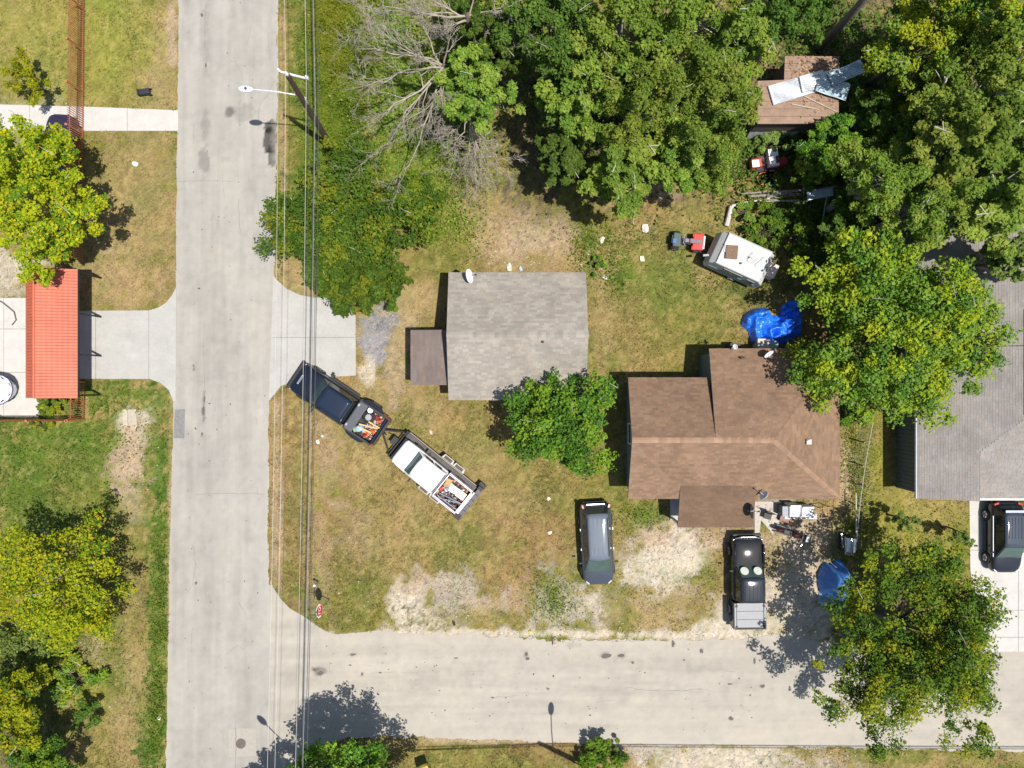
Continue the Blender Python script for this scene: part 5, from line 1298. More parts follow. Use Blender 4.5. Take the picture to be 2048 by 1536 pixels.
for i, (a, b_, z) in enumerate((((1628, 1096), (1674, 1136), 1.15), ((1660, 1196), (1684, 1224), .5))):
    t = thing("pole", ("thin pale rope pole running up to the faded blue cover", "pale stick poking out under the faded blue cover")[i], "pole"); p = P(*a, .05 if i == 0 else z); q = P(*b_, z if i == 0 else .05); b = MB(); b.tube([p, q], .022, 6); o = b.build("rod", mat("pale_wood"), t)

# ---------------------------------------------------------------- fences
M_rust = mat("rusty_iron", (.42, .150, .07), .7, .2, var=.25, scale=10)
pk = MB(); pk.box((0, 0, .88), (.037, .037, 1.62)); pk.add([(-.018, -.018, 1.69), (.018, -.018, 1.69), (.018, .018, 1.69), (-.018, .018, 1.69), (0, 0, 1.78)], [(0, 1, 4), (1, 2, 4), (2, 3, 4), (3, 0, 4)])
pk_me = pk.mesh("picket"); pk_me.materials.append(M_rust)
def iron_fence(label, a, b_, step=.135):
    a, b_ = Vector((*W(*a), 0)), Vector((*W(*b_), 0)); L_ = (b_ - a).length; ang = math.atan2(b_.y - a.y, b_.x - a.x)
    t = thing("iron_fence", label, "fence", a, ang, "rust red iron picket fence runs")
    n = int(L_ / step)
    for i in range(n):
        o = bpy.data.objects.new("picket", pk_me); o.location = (i * step + .05, 0, 0); link(o, t)
    for z in (.22, 1.5):
        b = MB(); b.box((L_ / 2, 0, z), (L_, .03, .04)); b.build("rail", M_rust, t)
    m = max(1, int(round(L_ / 2.6)))
    for i in range(m + 1):
        b = MB(); b.box((L_ * i / m, .0, .92), (.075, .075, 1.84)); b.box((L_ * i / m, 0, 1.86), (.13, .13, .05)); b.build("post", M_rust, t)
    return t
iron_fence("long rust red iron picket fence crossing the lawn and the white path", (171, -60), (168, 352))
iron_fence("short rust red iron fence run below the red carport corner", (172, 764), (170, 838))
iron_fence("rust red iron fence along the south side of the carport yard", (168, 839), (-60, 839))
iron_fence("rust red iron fence run hidden beneath the left yellow green tree", (168, 362), (169, 520))
# old wire fence with leaning posts between brown house and right house
M_post = mat("grey_post", (.24, .19, .14), .9, var=.25)
t = thing("wire_fence", "old sagging wire fence with weedy posts right of the brown house", "fence", (*W(1708, 960), 0))
ys = [838, 880, 925, 968, 1010, 1050, 1085]
for i, y in enumerate(ys):
    p = Vector((*W(1715 - .04 * (y - 838) + random.uniform(-3, 3), y), 0)) - t.location
    b = MB(); b.tube([p, p + Vector((random.uniform(-.08, .08), random.uniform(-.1, .1), 1.25))], .045, 7); b.build("post", M_post, t)
for z in (.35, .75, 1.15):
    b = MB(); b.tube([Vector((*W(1715 - .04 * (y - 838), y), z - .06 * (k % 2))) - t.location for k, y in enumerate(ys)], .014, 4); b.build("wire", mat("old_wire", (.22, .16, .13), .7, .3), t)
b = MB(); b.tube([Vector((*W(1698, 982), .9)) - t.location, Vector((*W(1699, 1062), .9)) - t.location], .04, 6); b.build("pale_rail", mat("pale_rail", (.38, .36, .33), .6), t)
# white pipe and lumber in the back yard
def bar(name, label, cat, pts, r, m, n=8):
    t = thing(name, label, cat); b = MB(); b.tube(pts, r, n); b.build("length", m, t); return t
M_pipe = mat("pvc_white", (.48, .43, .42), .5)
bar("pipe", "thick pale pipe standing north of the white camper", "pipe", [P(1453, 452, .15), P(1463, 412, .35)], [.16, .15], M_pipe)
bar("pipe", "thin pale pipe lying from the thick pipe toward the lumber", "pipe", [P(1463, 412, .42), P(1499, 403, .3)], [.085, .07], M_pipe)
labs = ["long dark pipe at the top of the lumber pile", "pale board crossing the lumber pile", "grey weathered board in the lumber pile middle", "narrow pale batten at the bottom of the lumber pile", "dark wide board on the left of the lumber pile", "splintered brown board along the lumber pile", "thin grey batten under the lumber pile edge"]
for i, (a, b_) in enumerate((((1482, 388), (1675, 372)), ((1532, 398), (1640, 381)), ((1525, 392), (1628, 388)), ((1505, 402), (1622, 401)), ((1500, 393), (1585, 386)), ((1540, 386), (1630, 378)), ((1528, 399), (1600, 404)))):
    t = thing("board", labs[i], "board"); p, q = P(*a, .18 + .05 * i), P(*b_, .22 + .05 * i); m_ = (p + q) / 2; t.location = m_; d = q - p
    b = MB(); b.box((0, 0, 0), (d.length, .10 + .03 * (i % 3), .04), rz=math.atan2(d.y, d.x)); b.build("plank", (mat("grey_board", (.20, .17, .16), .85, var=.3), mat("pale_board", (.46, .40, .36), .8, var=.2))[i in (1, 3)], t)
bar("pole", "upright silver pole rising from the lumber pile", "pole", [P(1607, 402, .0), (*W(1609, 318, 3.2), 3.2)], .03, mat("pole_silver", (.5, .5, .52), .4, .6))
bar("pole", "bluish silver pole leaning in the shade right of the lumber pile", "pole", [(*W(1643, 451, .1), .1), (*W(1655, 386, 1.6), 1.6)], .035, mat("pole_blue", (.35, .42, .45), .4, .5))
t = thing("metal_sheet", "bluish metal awning panel at the right end of the lumber pile", "metal sheet"); p = P(1640, 388, 1.0); t.location = p; b = MB(); b.box((0, 0, 0), (1.6, .5, .03), rz=.18, rx=.35); b.build("sheet", M_galvblue, t); b = MB(); b.box((0, .28, .10), (1.7, .05, .05), rz=.18); b.build("edge_tube", mat("pole_silver"), t)
for sx in (-.7, .7):
    b = MB(); b.tube([(sx, sx * .18, -.02), (sx, sx * .18, -1.0)], .03, 6); b.build("leg", mat("pole_silver"), t)

# ---------------------------------------------------------------- utility poles and wires
M_pole = mat("creosote_pole", (.075, .048, .036), .85, var=.3, scale=3, stretch=(8, 8, 1))
M_arm = mat("arm_wood", (.50, .47, .45), .8, var=.2)
M_ins = mat("insulator", (.68, .72, .74), .3)
M_lampgrey = mat("lamp_grey", (.58, .60, .62), .45, .2)
def utility_pole(label, base, lean, H, arm_dir, lampvec, hl, arm=True):
    t = thing("utility_pole", label, "utility pole", (*W(*base), 0), 0, None)
    top = Vector((lean[0], lean[1], H))
    b = MB(); b.tube([(0, 0, -.2), top * .5, top], [.19, .16, .125], 12); b.build("pole", M_pole, t, False)
    ad = Vector((math.cos(arm_dir), math.sin(arm_dir), 0))
    if arm:
        b = MB(); b.box(top + Vector((0, .14, -.25)) + ad * .25, (1.5, .10, .12), rz=arm_dir); b.build("crossarm", M_arm, t)
        for s in (-.45, .95):
            b = MB(); p = top + Vector((0, .14, -.19)) + ad * s; b.tube([p, p + Vector((0, 0, .12)), p + Vector((0, 0, .26))], [.05, .09, .05], 8); b.build("insulator", M_ins, t)
        b = MB(); b.tube([top + Vector((0, 0, -.02)), top + Vector((0, 0, .14)), top + Vector((0, 0, .3))], [.07, .10, .05], 8); b.build("insulator", M_ins, t)
    p0 = top * (hl / H); lv = Vector((*lampvec, 0)); e = p0 + lv + Vector((0, 0, .5))
    b = MB(); b.tube([p0, p0 + lv * .5 + Vector((0, 0, .38)), e], .035, 8); b.build("lamp_arm", mat("arm_alu", (.6, .6, .6), .4, .4), t)
    d = lv.normalized(); rz = math.atan2(d.y, d.x)
    b = MB(); b.blob((0, 0, 0), (.42, .19, .11), 14, 8, 0); o = b.build("lamp_head", M_lampgrey, t, True); o.location = e + d * .3; o.rotation_euler = (0, 0, rz)
    b = MB(); b.disc((-.05, .02, .12), .07, .06, 10); b.build("photocell", mat("cell_dark", (.05, .06, .08), .5), o)
    b = MB(); b.tube([p0 * .86 + Vector((.10, .04, 0)), p0 * .94 + Vector((.14, .05, 0))], .09, 8); b.build("equipment_box", mat("box_grey", (.3, .3, .28), .6), t)
    return t
p1 = utility_pole("tall leaning dark utility pole with white crossarm and street lamp by the road", (665, 297), (.27, .35), 9.9, R(-14), (-2.35, .12), 7.6)
p3 = utility_pole("utility pole at the bottom of the street whose lamp shadow falls on the road", (656, 1536), (.2, -.2), 9.9, R(-14), (-1.7, 1.7), 7.7)
p2 = utility_pole("dark utility pole at the bottom edge with its lamp reaching over the side street", (1178, 1534), (.0, -.1), 10.8, R(90), (.0, 2.2), 7.7, False)
p4 = utility_pole("utility pole north of the picture carrying the street wires", (640, -900), (.1, .1), 9.9, R(-14), (-2.9, .18), 7.6)
M_alu = mat("aluminium_wire", (.46, .44, .39), .6, .0, var=.05); M_cab = mat("telecom_cable", (.06, .06, .065), .7, var=.1); M_cabg = mat("grey_cable", (.24, .25, .26), .6)
def tops(p, dx, dz=.3): l = Vector(p.location); c = {p1.name: (.27, .35, 9.9), p3.name: (.2, -.2, 9.9), p2.name: (0, -.1, 10.8), p4.name: (.1, .1, 9.9)}[p.name]; return l + Vector((c[0] + dx, c[1], c[2] + dz))
def wire(label, a, b_, sag, r, m, group, name="power_line", cat="power line", ext=None, n=14):
    a, b_ = Vector(a), Vector(b_); m_ = (a + b_) / 2; t = MB()
    t.tube([a.lerp(b_, i / n) - Vector((0, 0, sag * 4 * (i / n) * (1 - i / n))) - m_ for i in range(n + 1)], r, 5)
    o = t.build(name, m, None); o.location = m_; return tag(o, label, cat, group)
for (q0, q1, spot) in ((p1, p3, "along the front yard"), (p4, p1, "north of the lamp pole")):
    for dx, nm in ((-.42, "western"), (0, "middle"), (.95, "eastern")):
        wire("%s thin bright power line hanging %s" % (nm, spot), tops(q0, dx, .28 if dx == 0 else .1), tops(q1, dx - (.32 if q1 is p3 else 0), .28 if dx == 0 else .1), .35, .0095, M_alu, "bright power lines above the street edge")
    for k, (dx, dz, r, m) in enumerate(((.22, -4.75, .020, M_cab), (.32, -4.55, .014, M_cabg), (.42, -4.95, .018, M_cab), (.02, -4.35, .010, M_cab))):
        wire("%s telecom cable below the power lines %s" % (("thick dark", "grey", "second dark", "thin loose")[k], spot), tops(q0, dx - .22, dz), tops(q1, dx - (.62 if q1 is p3 else .2), dz), .22 + .05 * k, r, m, "dark telecom cables above the grass strip", "telecom_cable", "cable")
for k, (dz, dy) in enumerate(((-.3, 0), (-1.9, .1), (-2.1, .25))):
    a = tops(p2, 0, dz) + Vector((0, dy, 0))
    wire("%s wire running east from the bottom edge pole" % ("upper", "middle", "lower")[k], a, a + Vector((42, -.2, 0)), .4, .026, M_cab, "wires along the side street")
    wire("%s wire running west from the bottom edge pole" % ("upper", "middle", "lower")[k], a, tops(p3, .3, dz - .4), .3, .026, M_cab, "wires along the side street")
wire("thin pale service wire sagging beside the old wire fence", (*W(1746, 846, 3.0), 3.0), (*W(1712, 1100, 2.0), 2.0), .25, .014, M_alu, None, "service_wire", "wire")

# ---------------------------------------------------------------- stop sign
st_ = thing("stop_sign", "red stop sign with street name blades at the corner", "stop sign", (*W(659, 1199), 0))
b = MB(); b.tube([(0, 0, 0), (-.12, .02, 2.95)], .03, 8); b.build("post", mat("sign_post", (.35, .36, .36), .5, .5), st_)
M_stop = mat("sign_red", (.50, .012, .022), .4, var=.04)
def octo(r): return [(r * math.cos(R(22.5 + 45 * k)), r * math.sin(R(22.5 + 45 * k))) for k in range(8)]
zc = 2.25
b = MB(); b.add([(.0, y, zc + z) for y, z in octo(.40)] + [(.02, y, zc + z) for y, z in octo(.40)], [tuple(range(7, -1, -1)), tuple(range(8, 16))] + [(k, (k + 1) % 8, (k + 1) % 8 + 8, k + 8) for k in range(8)]); plate = b.build("plate", M_white, st_)
b = MB(); b.add([(.024, y, zc + z) for y, z in octo(.375)], [tuple(range(8))]); b.build("face", M_stop, plate)
cu = bpy.data.curves.new("lettering", 'FONT'); cu.body = "STOP"; cu.size = .36; cu.align_x = 'CENTER'; cu.align_y = 'CENTER'; cu.extrude = .003
tmp = bpy.data.objects.new("lettering", cu); sc.collection.objects.link(tmp); bpy.context.view_layer.update()
me = bpy.data.meshes.new_from_object(tmp.evaluated_get(bpy.context.evaluated_depsgraph_get())); bpy.data.objects.remove(tmp)
me.materials.append(M_white); lo = bpy.data.objects.new("lettering", me); link(lo, plate); lo.location = (.03, 0, zc); lo.rotation_euler = (R(90), 0, R(90))
plate.rotation_euler = (0, R(-14), 0); plate.location = (.5, 0, .04)
M_sgreen = mat("sign_green", (.02, .22, .17), .4)
b = MB(); b.box((-.12, 0, 2.86), (.012, .75, .16)); b.build("name_blade", M_sgreen, st_)
b = MB(); b.box((-.12, 0, 3.04), (.6, .012, .16)); b.build("name_blade", M_sgreen, st_)
t = thing("marker_post", "short white topped marker post near the stop sign", "post", (*W(637, 1163), 0)); b = MB(); b.tube([(0, 0, 0), (0, 0, .9)], .05, 8); b.build("stake", mat("marker_grey", (.3, .29, .28), .7), t); b = MB(); b.disc((0, 0, .93), .075, .08, 10); b.build("cap", M_white, t)

# ---------------------------------------------------------------- small things lying about
t = thing("mailbox", "black wheeled rubbish cart lying tipped on the lawn left of the street", "rubbish cart", (*W(293, 187), 0), R(8)); t.name = "wheelie_bin"
b = MB(); b.box((0, 0, .2), (.62, .34, .36)); b.build("body", mat("bin_black", (.025, .026, .035), .5), t, bevel=.04); b = MB(); b.box((-.36, 0, .24), (.10, .36, .40)); b.build("lid", mat("bin_black"), t, bevel=.02)
for s in (-1, 1):
    b = MB(); b.disc((.30, s * .19, .11), .11, .05, 12, 'Y'); b.build("wheel", M_tyre, t)
junk = [("paper_scrap", "pale crumpled paper on the dry grass above the minivan's left corner", "paper", 1097, 997, .14, (.65, .55, .48)), ("paper_scrap", "flat pinkish scrap on the grass left of the minivan's middle", "paper", 1099, 1065, .17, (.66, .53, .46)),
        ("stone", "pale stone in the grass right of the navy pickup", "stone", 862, 864, .15, (.55, .42, .28)), ("paper_scrap", "white scrap lying on the left lawn below the footpath", "paper", 271, 328, .2, (.70, .62, .56)),
        ("plastic_bottle", "small blue and white bottle below the navy pickup", "bottle", 645, 872, .12, (.35, .52, .62)), ("paper_scrap", "white paper beside the bottle below the navy pickup", "paper", 636, 884, .16, (.68, .62, .56)),
        ("stone", "pale rubble lump at the street edge below the minivan", "stone", 1110, 1284, .3, (.40, .33, .27)), ("stone", "white stone cluster in the back yard grass", "stone", 1204, 480, .22, (.62, .56, .46)),
        ("stone", "second white stone in the back yard near the grey house", "stone", 1284, 518, .2, (.62, .60, .52)), ("stone", "white stone at the green weed patch by the grey house", "stone", 1210, 555, .16, (.66, .66, .62)),
        ("paper_scrap", "pale cloth scrap near the top of the back yard", "cloth", 1290, 457, .26, (.64, .56, .50)), ("plastic_bottle", "dark bottle on the gravel in the lower front yard", "bottle", 908, 1246, .14, (.03, .03, .04)),
        ("plastic_bag", "white bag in the dark weeds left of the street", "bag", 318, 1436, .13, (.72, .72, .72)), ("stone", "yellow tuft topped stone near the street below the yard", "stone", 1061, 1264, .12, (.5, .45, .08)),
        ("stone", "white rubble at the back wall of the grey house", "stone", 1019, 534, .24, (.62, .55, .47)), ("bucket", "blue grey bucket at the back wall of the grey house", "bucket", 1041, 538, .17, (.35, .46, .52))]
for nm, lab, cat, px, py, s, c in junk:
    o = MB(); o.blob((0, 0, s * .35), (s, s * .7, s * .5), 8, 5, .35); o = o.build(nm, mat("junk_%d_%d" % (px, py), c, .7, var=.15), None); o.location = (*W(px, py), 0); o.rotation_euler = (0, 0, random.uniform(0, 3)); tag(o, lab, cat)
t = thing("drain_cover", "concrete drain cover in bare earth beside the street", "drain cover", (*W(266, 834), .0), R(2)); b = MB(); b.box((0, 0, .05), (.55, .98, .1)); b.build("lid", mat("drain_concrete", (.36, .31, .24), .9), t, bevel=.015); b = MB(); b.box((-.46, -.0, .03), (.3, 1.0, .06)); b.build("surround", mat("drain_surround", (.40, .35, .28), .9), t)
t = thing("awning", "yellow shade canopy just inside the bottom edge by the green tree", "canopy", (*W(850, 1525, 0), 0), R(25)); t.scale = (.55, .55, .55); b = MB(); b.add([(-.8, -.6, 1.9), (.6, -.6, 1.9), (.75, .42, 2.0), (-.5, .52, 2.0), (0, 0, 2.3)], [(0, 1, 4), (1, 2, 4), (2, 3, 4), (3, 0, 4)]); o = b.build("fabric", mat("yellow_fabric", (.60, .38, .04), .7), t); o.modifiers.new("s", 'SOLIDIFY').thickness = .03
for x, y in ((-.7, -.5), (.5, -.5), (.65, .35), (-.45, .45)):
    b = MB(); b.tube([(x, y, 0), (x, y, 1.95)], .025, 6); b.build("leg", M_black, t)
t = thing("hose", "dark hose lying in a loop on the concrete yard behind the carport", "hose", (0, 0, .045)); b = MB(); b.tube([(*W(-10, 596), .04), (*W(8, 606), .04), (*W(30, 624), .04), (*W(34, 640), .04), (*W(26, 650), .04)], .04, 6); o = b.build("tube", mat("hose_dark", (.10, .09, .085), .7), t)
for i, (px, py) in enumerate(((136, 108), (137, 193), (139, 30), (171, 50))):
    pass
# ---------------------------------------------------------------- trees
M_leaf = leaf_mat("leaf")
M_bark = mat("bark", (.13, .10, .075), .9, var=.3, scale=5, stretch=(1, 1, .3))
M_barkpale = mat("bark_pale", (.38, .35, .31), .9, var=.25, scale=4)
M_deadwood = mat("deadwood", (.31, .27, .22), .9, var=.25, scale=3)
def leaves(C, Nn, size, col):
    """one small folded leaf spray per centre: two quads"""
    n = len(C); r = rng.normal(size=(n, 3))
    Nn = Nn / np.linalg.norm(Nn, axis=1, keepdims=True)
    T = np.cross(Nn, r); T /= np.linalg.norm(T, axis=1, keepdims=True) + 1e-9
    B = np.cross(Nn, T); s = size[:, None]
    w = .34
    v0 = C - T * s * .5; v1 = C + B * s * w - Nn * s * .10; v2 = C + T * s * .5 - Nn * s * .08; v3 = C - B * s * w - Nn * s * .10
    V = np.stack([v0, v1, v2, v3], 1).reshape(-1, 3)
    b = np.arange(n) * 4
    tri = np.concatenate([np.stack([b, b + 2, b + 1], 1), np.stack([b, b + 3, b + 2], 1)])
    return V, tri, np.repeat(col, 4, 0)
PAL = {
    'o': [(.115, .19, .026), (.165, .25, .034), (.21, .285, .040), (.26, .305, .05)],
    'f': [(.045, .09, .014), (.075, .145, .016), (.12, .205, .018), (.17, .24, .02), (.28, .275, .014)],
    'w': [(.09, .165, .018), (.14, .215, .020), (.19, .24, .022), (.235, .24, .024)],
    'd': [(.085, .15, .024), (.125, .195, .030), (.065, .115, .018)],
    'y': [(.075, .135, .018), (.11, .19, .018), (.17, .24, .045), (.20, .265, .018), (.27, .31, .016), (.32, .315, .016)],
    'Y': [(.37, .37, .010), (.30, .335, .012), (.18, .26, .014), (.43, .36, .010), (.10, .18, .014)],
    'g': [(.055, .115, .016), (.085, .165, .018), (.13, .22, .020), (.20, .27, .022)],
    'm': [(.055, .105, .014), (.08, .14, .016), (.115, .18, .019), (.065, .12, .015), (.15, .205, .02), (.22, .22, .016)],
    'p': [(.17, .24, .055), (.21, .265, .065), (.13, .19, .04)],
}
def crown_arrays(seed, rx, ry, rz, ncl, nl, ls, pal, ragged=.25, cr=(.17, .30), flat=.75, low=-.35, extra=(), sep=.66, fill=.45, rays=None):
    g = np.random.default_rng(seed)
    R0 = (rx + ry) / 2
    d = g.normal(size=(ncl * 14, 3)); d /= np.linalg.norm(d, axis=1, keepdims=True)
    d = d[d[:, 2] > low]
    lob = 1 + ragged * np.sin(d[:, 0] * 3.1 + seed) * np.cos(d[:, 1] * 4.3 + seed * 1.7) + ragged * .45 * g.normal(size=len(d))
    rad = np.clip(lob, .45, 1.4) * g.uniform(.80, 1.0, len(d))
    cand = d * rad[:, None] * np.array((rx, ry, rz)) * .86
    cc = R0 * g.uniform(cr[0], cr[1], len(d)) * .80
    keep = []
    for i_ in range(len(cand)):      # branches keep their distance, so the crown shows lobes and gaps
        if keep:
            dd = cand[keep] - cand[i_]; dd[:, 2] *= .5
            if (np.linalg.norm(dd, axis=1) < (cc[keep] + cc[i_]) * sep).any(): continue
        keep.append(i_)
        if len(keep) >= ncl: break
    ctr = cand[keep]; crs = cc[keep]
    m = int(len(keep) * fill); k_ = g.integers(0, len(keep), m)
    ctr = np.concatenate([ctr, ctr[k_] * g.uniform(.35, .7, (m, 1)) * np.array((1.25, 1.25, .8))]); crs = np.concatenate([crs, crs[k_] * 1.05])
    for (ex, ey, ez, er) in extra:
        m = 9; o = g.normal(size=(m, 3)) * np.array((.55, .55, .28)) * er
        ctr = np.concatenate([ctr, o + np.array((ex, ey, ez))]); crs = np.concatenate([crs, er * g.uniform(.28, .5, m)])
    if rays:         # clumps on the way to the sun are dropped so the covers are lit
        ok = np.ones(len(ctr), bool)
        for p in rays:
            v = ctr - np.array(p); s_ = np.array(SUN); t_ = np.maximum(v @ s_, 0); dist = np.linalg.norm(v - t_[:, None] * s_, axis=1)
            ok &= dist > crs * .95 + .25
        ctr, crs = ctr[ok], crs[ok]
    d = ctr
    tone = g.random(len(d))
    Cs = []; Ns = []; Ss = []; Co = []
    P_ = np.array(PAL[pal]) * np.array((1.03, 1.07, 1.0))
    for c, r, t in zip(ctr, crs, tone):
        n = max(20, int(nl * (r / (R0 * .23)) ** 2))
        u = g.normal(size=(n, 3)); u /= np.linalg.norm(u, axis=1, keepdims=True)
        q = g.random(n) ** .4
        wob = 1 + .35 * np.sin(u[:, 0] * 5 + t * 20) * np.sin(u[:, 1] * 6 + t * 9)
        p = c + u * (q * r * wob)[:, None] * np.array((1, 1, flat))
        nn = u * .60 + g.normal(size=(n, 3)) * .36 + np.array((.18, -.09, .70))
        Cs.append(p); Ns.append(nn); Ss.append(ls * np.clip(g.lognormal(0, .35, n), .45, 2.1))
        k = (t * (len(P_) - 1) + g.normal(0, .85, n)).round().astype(int).clip(0, len(P_) - 1)
        Co.append(P_[k] * g.uniform(.78, 1.22, (n, 1)))
    return ctr, crs, np.concatenate(Cs), np.concatenate(Ns), np.concatenate(Ss), np.concatenate(Co)
def tree(name, label, cat, px, py, rpx, H, pal='o', seed=1, ncl=70, nl=110, ls=.26, ragged=.25, squash=(1, 1), group=None, bark=None, hcf=.62, rzf=.36, cr=(.19, .33), trunk_off=(0, 0), limbs=11, low=-.35, flat=.75, lobes=(), sep=.64, fill=.45, clear=None):
    nl = int(nl * 3.6); ls = ls * .52; ncl = max(7, int(ncl * .9))
    hc = H * hcf; k = (1 - hc / CAM_H) / PPM; r = rpx * k
    x, y = W(px, py, hc)
    t = thing(name, label, cat, (x, y, 0), 0, group)
    rz = min(H * rzf, H - hc)
    ex = []
    for lx, ly, lr, lh in lobes:
        wx, wy = W(lx, ly, lh); ex.append((wx - x, wy - y, lh - hc, lr * (1 - lh / CAM_H) / PPM))
    ctr, crs, C, Nn, S, Co = crown_arrays(seed, r * squash[0], r * squash[1], rz, ncl, nl, ls, pal, ragged, cr, flat, low, ex, sep, fill, None if clear is None else [Vector((a - x, b_ - y, c_ - hc)) for a, b_, c_ in clear])
    C = C + np.array((0, 0, hc)); C[:, 2] = np.maximum(C[:, 2], .08)
    V, T, Cc = leaves(C, Nn, S, Co)
    obj_np("crown", mesh_np("crown", V, tris=T, col=Cc), M_leaf, t)
    rr = random.Random(seed); b = MB(); tw = max(.05, H * .020)
    fork = Vector((rr.uniform(-.2, .2), rr.uniform(-.2, .2), H * .34)); base = Vector((trunk_off[0], trunk_off[1], -.1))
    b.tube([base, base.lerp(fork, .5) + Vector((rr.uniform(-.1, .1), rr.uniform(-.1, .1), 0)), fork], [tw * 1.25, tw, tw * .85], 9); b.build("trunk", bark or M_bark, t, True)
    pick = sorted(range(len(ctr)), key=lambda i: rr.random())[:limbs]
    b = MB()
    for i in pick:
        e = Vector(ctr[i]) + Vector((0, 0, hc)); m_ = fork.lerp(e, .5) + Vector((rr.uniform(-.1, .1), rr.uniform(-.1, .1), .08)) * r
        b.tube([fork - Vector((0, 0, .1)), m_, e], [tw * .55, tw * .32, tw * .08], 6)
        for j in range(2):
            e2 = m_.lerp(e, rr.uniform(.1, .6)) ; q = e2 + Vector((rr.uniform(-1, 1), rr.uniform(-1, 1), rr.uniform(0, .7))) * r * .32
            b.tube([e2, e2.lerp(q, .5) + Vector((0, 0, .05)), q], [tw * .22, tw * .14, tw * .05], 5)
    b.build("limb", bark or M_bark, t, True)
    if r > 1.6:      # bare twig ends that show between the leaves
        b = MB()
        for i in range(int(4 + r * 4)):
            c = ctr[rr.randrange(len(ctr))]; e = Vector(c) * rr.uniform(.95, 1.12) + Vector((0, 0, hc + rr.uniform(0, .3) * r * .5)); d = Vector((rr.uniform(-1, 1), rr.uniform(-1, 1), rr.uniform(.1, .6))).normalized()
            L_ = rr.uniform(.25, .6); b.tube([e - d * L_, e, e + d * L_ * .5 + Vector((rr.uniform(-.1, .1), rr.uniform(-.1, .1), 0))], [.02, .014, .006], 4)
        o = b.build("twigs", M_barkpale, t); o["kind"] = "stuff"
    return t
# single trees one can name
tree("tree", "tall yellow green tree overhanging the red carport on the left", "tree", 80, 395, 112, 8.5, 'Y', 3, 95, 150, .27, .34, (.84, 1.15), low=-.2, bark=M_barkpale, cr=(.14, .26), lobes=((90, 530, 34, 5.0), (20, 270, 40, 5.6), (160, 440, 40, 6.0), (120, 500, 34, 5.4)))
tree("young_tree", "small bright yellow young tree on the lawn left of the iron fence", "tree", 46, 152, 46, 3.4, 'Y', 4, 18, 60, .20, .45, (1, 1), cr=(.20, .32), limbs=8)
tree("tree", "yellow green tree in the lower left yard throwing a dark shadow", "tree", 105, 1165, 128, 6.6, 'Y', 5, 75, 130, .25, .30, (1.05, 1.0), bark=M_barkpale)
tree("tree", "bright golden tree cut off by the left edge near the bottom", "tree", 22, 1415, 74, 5.4, 'Y', 6, 36, 110, .25, .35, (1, 1.1))
tree("tree", "light green tree at the bottom left corner under the golden one", "tree", 84, 1545, 72, 5.0, 'g', 7, 34, 110, .24, .35)
tree("bush", "greyish green brush between the two yellow trees at left", "bush", 58, 1312, 78, 1.8, 'p', 8, 26, 70, .26, .5, (1.0, .9))
tree("bush", "low yellow bush on the left yard below the greyish brush", "bush", 150, 1362, 52, .9, 'y', 9, 18, 70, .2, .4, (1.1, .9))
tree("bush", "dark green bush in the shade of the golden tree", "bush", 178, 1425, 36, 1.3, 'd', 10, 12, 60, .2, .4)
tree("shrub_tree", "large dense dark green shrub tree with yellow leaves at the street edge", "tree", 698, 448, 142, 4.6, 'm', 11, 150, 150, .28, .30, (1.02, 1.0), low=-.1, sep=.60, fill=.7, cr=(.11, .24), rzf=.42)
tree("shrub_tree", "dark green lower half of the thicket reaching over the middle driveway", "tree", 718, 545, 86, 4.0, 'm', 12, 80, 150, .28, .32, (1.05, .92), low=-.1, sep=.60, fill=.7, cr=(.13, .27), rzf=.42)
tree("shrub_tree", "lighter green thicket beside the dark shrub tree and the grey house", "tree", 826, 404, 60, 3.2, 'g', 13, 36, 100, .26, .30, (.9, 1.0), low=-.1)
tree("bush", "dark little bush poking out at the tip of the thicket by the driveway", "bush", 776, 598, 34, 2.4, 'm', 14, 14, 70, .24, .35)
tree("tree", "round bright green tree standing in front of the grey shingle roof", "tree", 1113, 847, 116, 6.0, 'g', 15, 85, 135, .27, .28, (1.0, .84))
tree("tree", "huge yellow green tree between the brown house and the right grey house", "tree", 1790, 655, 205, 7.8, 'y', 16, 190, 190, .30, .26, (.98, .84), cr=(.12, .20), limbs=18, sep=.56, fill=.5, clear=[(*W(1500, 640), .6), (*W(1520, 660), .6), (*W(1530, 630), .6), (*W(1550, 660), .6)], lobes=((1645, 712, 56, 3.6), (1606, 690, 32, 3.0), (1652, 600, 44, 4.6), (1975, 720, 44, 5.0), (1850, 800, 60, 4.6), (1750, 500, 50, 6.0), (1920, 600, 50, 6.0)))
tree("tree", "broad front tree shading the side street at the lower right", "tree", 1838, 1278, 162, 8.2, 'f', 17, 190, 150, .27, .34, (.96, 1.04), cr=(.12, .21), limbs=26, low=-.15, sep=.54, fill=1.0, clear=[(*W(1650, 1150), 1.8), (*W(1672, 1140), 1.8), (*W(1670, 1170), 1.8), (*W(1650, 1180), 1.6)], lobes=((1768, 1450, 48, 5.6), (1690, 1392, 50, 5.2), (1690, 1310, 36, 5.4), (1905, 1430, 62, 5.6), (1940, 1470, 40, 5.0), (1958, 1240, 40, 5.6), (1748, 1118, 40, 6.2), (1880, 1120, 44, 6.0)))
tree("tree", "dark green tree at the bottom edge shading the street corner", "tree", 716, 1605, 118, 8.0, 'g', 19, 80, 120, .27, .26, (1.05, 1.0))
tree("tree", "tree below the frame edge whose shadow falls on the street", "tree", 560, 1690, 90, 7.0, 'm', 20, 60, 90, .27, .3)
tree("bush", "round green bush at the bottom edge beside the pole", "bush", 1202, 1512, 40, 1.5, 'g', 21, 20, 80, .2, .35)
tree("bush", "brownish dry bush joined to the green bush at the bottom edge", "bush", 1222, 1500, 20, 1.0, 'p', 22, 8, 50, .2, .4)
